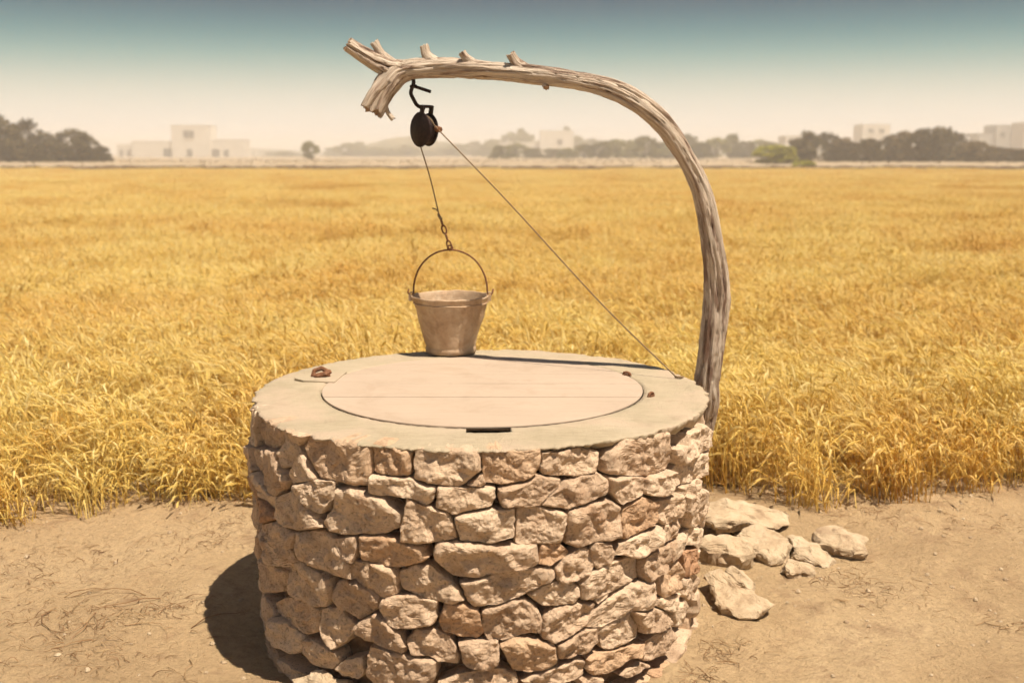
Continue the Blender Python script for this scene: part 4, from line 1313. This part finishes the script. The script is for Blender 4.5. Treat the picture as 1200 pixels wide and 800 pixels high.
for px, top, w, v in [(588, 170, 28, 1), (606, 168, 26, 2), (624, 173, 26, 1), (645, 174, 26, 3), (664, 173, 26, 1), (684, 169, 28, 2), (702, 166, 30, 0), (718, 164, 30, 2), (736, 164, 32, 1), (754, 160, 32, 2), (770, 166, 30, 3),
                      (786, 163, 30, 0), (802, 158, 30, 2), (818, 166, 30, 1), (836, 162, 32, 2), (852, 158, 32, 0), (868, 165, 30, 3), (884, 164, 30, 2), (896, 166, 26, 1)]:
    tree('olive_tree', px, top, w, 200 + rs.uniform(-10, 16), 'leaf_mid', v, LB, 'olive green trees below the hilltop house')
LB = 'brown-green tree in the thick belt right of the yellow bush'
for px, top, w, v in [(930, 162, 30, 1), (944, 155, 36, 0), (962, 156, 38, 2), (982, 161, 34, 1), (996, 166, 34, 3), (1014, 163, 34, 2), (1032, 160, 34, 0), (1050, 155, 36, 2), (1070, 152, 38, 0), (1090, 150, 42, 2), (1110, 154, 34, 1),
                      (1126, 165, 32, 3), (1022, 174, 36, 1), (1048, 176, 38, 3), (1082, 172, 40, 1), (1106, 176, 36, 3), (1140, 166, 34, 2), (1160, 172, 36, 1), (1180, 174, 36, 3), (1200, 174, 38, 1), (1222, 168, 40, 2), (975, 174, 36, 1), (1146, 176, 34, 1)]:
    tree('scrub_tree', px, top, w, 112 + rs.uniform(-4, 9), 'leaf_brown' if rs.random() < .55 else 'leaf_dark', v, LB, 'brown-green trees right of the yellow bush')
tree('yellow_bush', 905, 170, 48, 103, 'leaf_light', 0, 'bright yellow-green bush at the far edge of the field', None, 'bush')
tree('green_shrub', 938, 188, 30, 85, 'leaf_light', 0, 'small low green shrub in front of the yellow bush', None, 'bush')

# low hills
def hill(px0, px1, top, Y, seed):
    x0, x1 = fx_(px0, Y), fx_(px1, Y)
    H = fz_(top, Y)
    V, F = [], []
    nx_, ny_ = 60, 14
    dep = (x1 - x0) * .35
    for j in range(ny_ + 1):
        for i in range(nx_ + 1):
            u, w = i / nx_, j / ny_
            x = x0 + (x1 - x0) * u
            y = Y + dep * (w - .5)
            h = H * math.sin(math.pi * u) ** .8 * math.sin(math.pi * w) ** .7
            h *= 1 + .16 * nz(x * .03, y * .03, seed, 1, 4)
            h += (.7 * nz(x * .2, y * .2, seed + 4, 1, 3)) * math.sin(math.pi * u) * math.sin(math.pi * w)
            V.append((x, y, -1 + h))
    F = [(j * (nx_ + 1) + i, j * (nx_ + 1) + i + 1, (j + 1) * (nx_ + 1) + i + 1, (j + 1) * (nx_ + 1) + i) for j in range(ny_) for i in range(nx_)]
    return tag(obj('hill', mesh('hill', V, F, M['hill'], True)), kind='structure')
hill(395, 575, 158, 480, 1.0)
hill(520, 790, 162, 520, 2.0)
hill(120, 420, 172, 700, 3.0)
hill(760, 1250, 168, 620, 4.0)
hill(-200, 160, 172, 700, 5.0)
# trees on the rise around the hilltop house
LB = 'pale tree on the rise around the white hilltop house'
for px, top, w, v in [(578, 163, 28, 1), (598, 156, 26, 2), (616, 157, 28, 1), (610, 152, 22, 0), (664, 150, 18, 0), (676, 160, 26, 2), (692, 162, 24, 1)]:
    tree('hilltop_tree', px, top, w, 388, 'leaf_mid', v, LB, 'pale trees around the hilltop house', base=.5)

# houses
def house(name, label, Y, blocks, wins, mat, cat='house', base=None):
    """blocks: (px0, px1, top y, depth m, setback m); wins: (px0, px1, y0, y1, setback m)"""
    xc = fx_((blocks[0][0] + blocks[0][1]) / 2, Y)
    zb = gz(xc, Y) if base is None else base
    o = thing(name, label, cat, (xc, Y, zb))
    for (a_, c_, top, dep, sb) in blocks:
        b = MB()
        z1 = fz_(top, Y) - zb
        x0_, x1_ = fx_(a_, Y) - xc, fx_(c_, Y) - xc
        b.box((x0_, sb, -.5), (x1_, sb + dep, z1))
        w_ = b.build('wall', M[mat], o)
        b = MB()                                       # parapet round the flat roof
        e = .06
        b.box((x0_ - e, sb - e, z1 + .002), (x1_ + e, sb + .22, z1 + .3)); b.box((x0_ - e, sb + dep - .22, z1 + .002), (x1_ + e, sb + dep + e, z1 + .3))
        b.box((x0_ - e, sb + .223, z1 + .002), (x0_ + .22, sb + dep - .223, z1 + .3)); b.box((x1_ - .22, sb + .223, z1 + .002), (x1_ + e, sb + dep - .223, z1 + .3))
        b.build('parapet', M[mat], w_)
    for (a_, c_, y0_, y1_, sb) in wins:
        b = MB()
        x0_, x1_ = fx_(a_, Y) - xc, fx_(c_, Y) - xc
        z0_, z1_ = fz_(y1_, Y) - zb, fz_(y0_, Y) - zb
        b.box((x0_, sb - .05, max(z0_, .05)), (x1_, sb + .02, z1_))
        f = b.build('window', M['dark'], o)
        b = MB()
        mx = (x0_ + x1_) / 2
        b.box((x0_ - .12, sb - .12, z1_), (x1_ + .12, sb - .01, z1_ + .14)); b.box((x0_ - .16, sb - .18, max(z0_, .05) - .14), (x1_ + .16, sb - .01, max(z0_, .05)))
        b.box((mx - .05, sb - .09, max(z0_, .05)), (mx + .05, sb - .052, z1_))
        b.build('frame', M[mat], f)
    return o
house('farmhouse', 'long white flat-roofed farmhouse with a two-storey tower block', 310,
      [(160, 210, 167, 7, .8), (208, 252, 149, 8, 0), (252, 290, 165, 7, 1.2), (142, 160, 171, 5, 1.6)],
      [(222, 234, 154, 162, 0), (225, 231, 175, 186, 0), (197, 206, 174, 184, .8), (252.5, 261, 175, 188, 1.2), (145, 149, 176, 187, 1.6), (153.5, 157.5, 176, 187, 1.6), (266, 272, 176, 184, 1.2)], 'white')
pg = thing('pergola', 'white pergola of square posts at the end of the farmhouse', 'pergola', (fx_(302, 300), 300, .85))
for px in (293, 303, 313):
    b = MB(); x_ = fx_(px, 300) - fx_(302, 300); b.box((x_ - .3, -.3, -.2), (x_ + .3, .3, 2.0)); b.build('post', M['white'], pg)
b = MB(); b.box((fx_(291, 300) - fx_(302, 300), -.25, 2.003), (fx_(315, 300) - fx_(302, 300), .25, 2.3)); b.build('beam', M['white'], pg)
house('hilltop_house', 'white box house with one dark window on the distant rise', 375, [(632, 671, 155, 9, 0), (585, 632, 168, 6, 2)], [(652, 658, 164, 170, 0)], 'white', base=.6)
house('grey_house', 'pale grey flat-topped house behind the belt of trees', 330, [(1003, 1035, 148, 9, 0)], [(1010, 1016, 152, 157, 0), (1022, 1028, 152, 157, 0)], 'white')
house('stepped_house', 'grey block house with a lower white wing right of the trees', 290, [(1157, 1183, 149, 8, 0), (1138, 1157, 158, 6, .6)], [(1162, 1167, 156, 162, 0), (1173, 1178, 156, 162, 0)], 'grey')
house('tall_house', 'tall pale house at the far right end of the tree belt', 280, [(1190, 1236, 146, 8, 0)], [(1200, 1206, 154, 162, 0), (1216, 1222, 154, 162, 0)], 'white')
house('low_house', 'low white house half hidden behind the yellow bush', 285, [(915, 938, 161, 8, 0)], [(922, 926, 165, 169, 0)], 'white')

# ------------------------------------------------------------------ haze over the plain
b = MB(); b.box((-1120, -45, -2.5), (1120, 1060, 12))
hz = b.build('haze', None, None)
t = NT('haze_air')
pv = t.node('ShaderNodeVolumePrincipled')
pv.inputs['Color'].default_value = (.95, .90, .84, 1)
pv.inputs['Density'].default_value = HAZE
pv.inputs['Anisotropy'].default_value = 0.0
t.l.new(pv.outputs[0], t.out.inputs['Volume'])
hz.data.materials.append(t.m)
tag(hz, 'pale warm haze hanging over the plain', 'haze', kind='stuff')
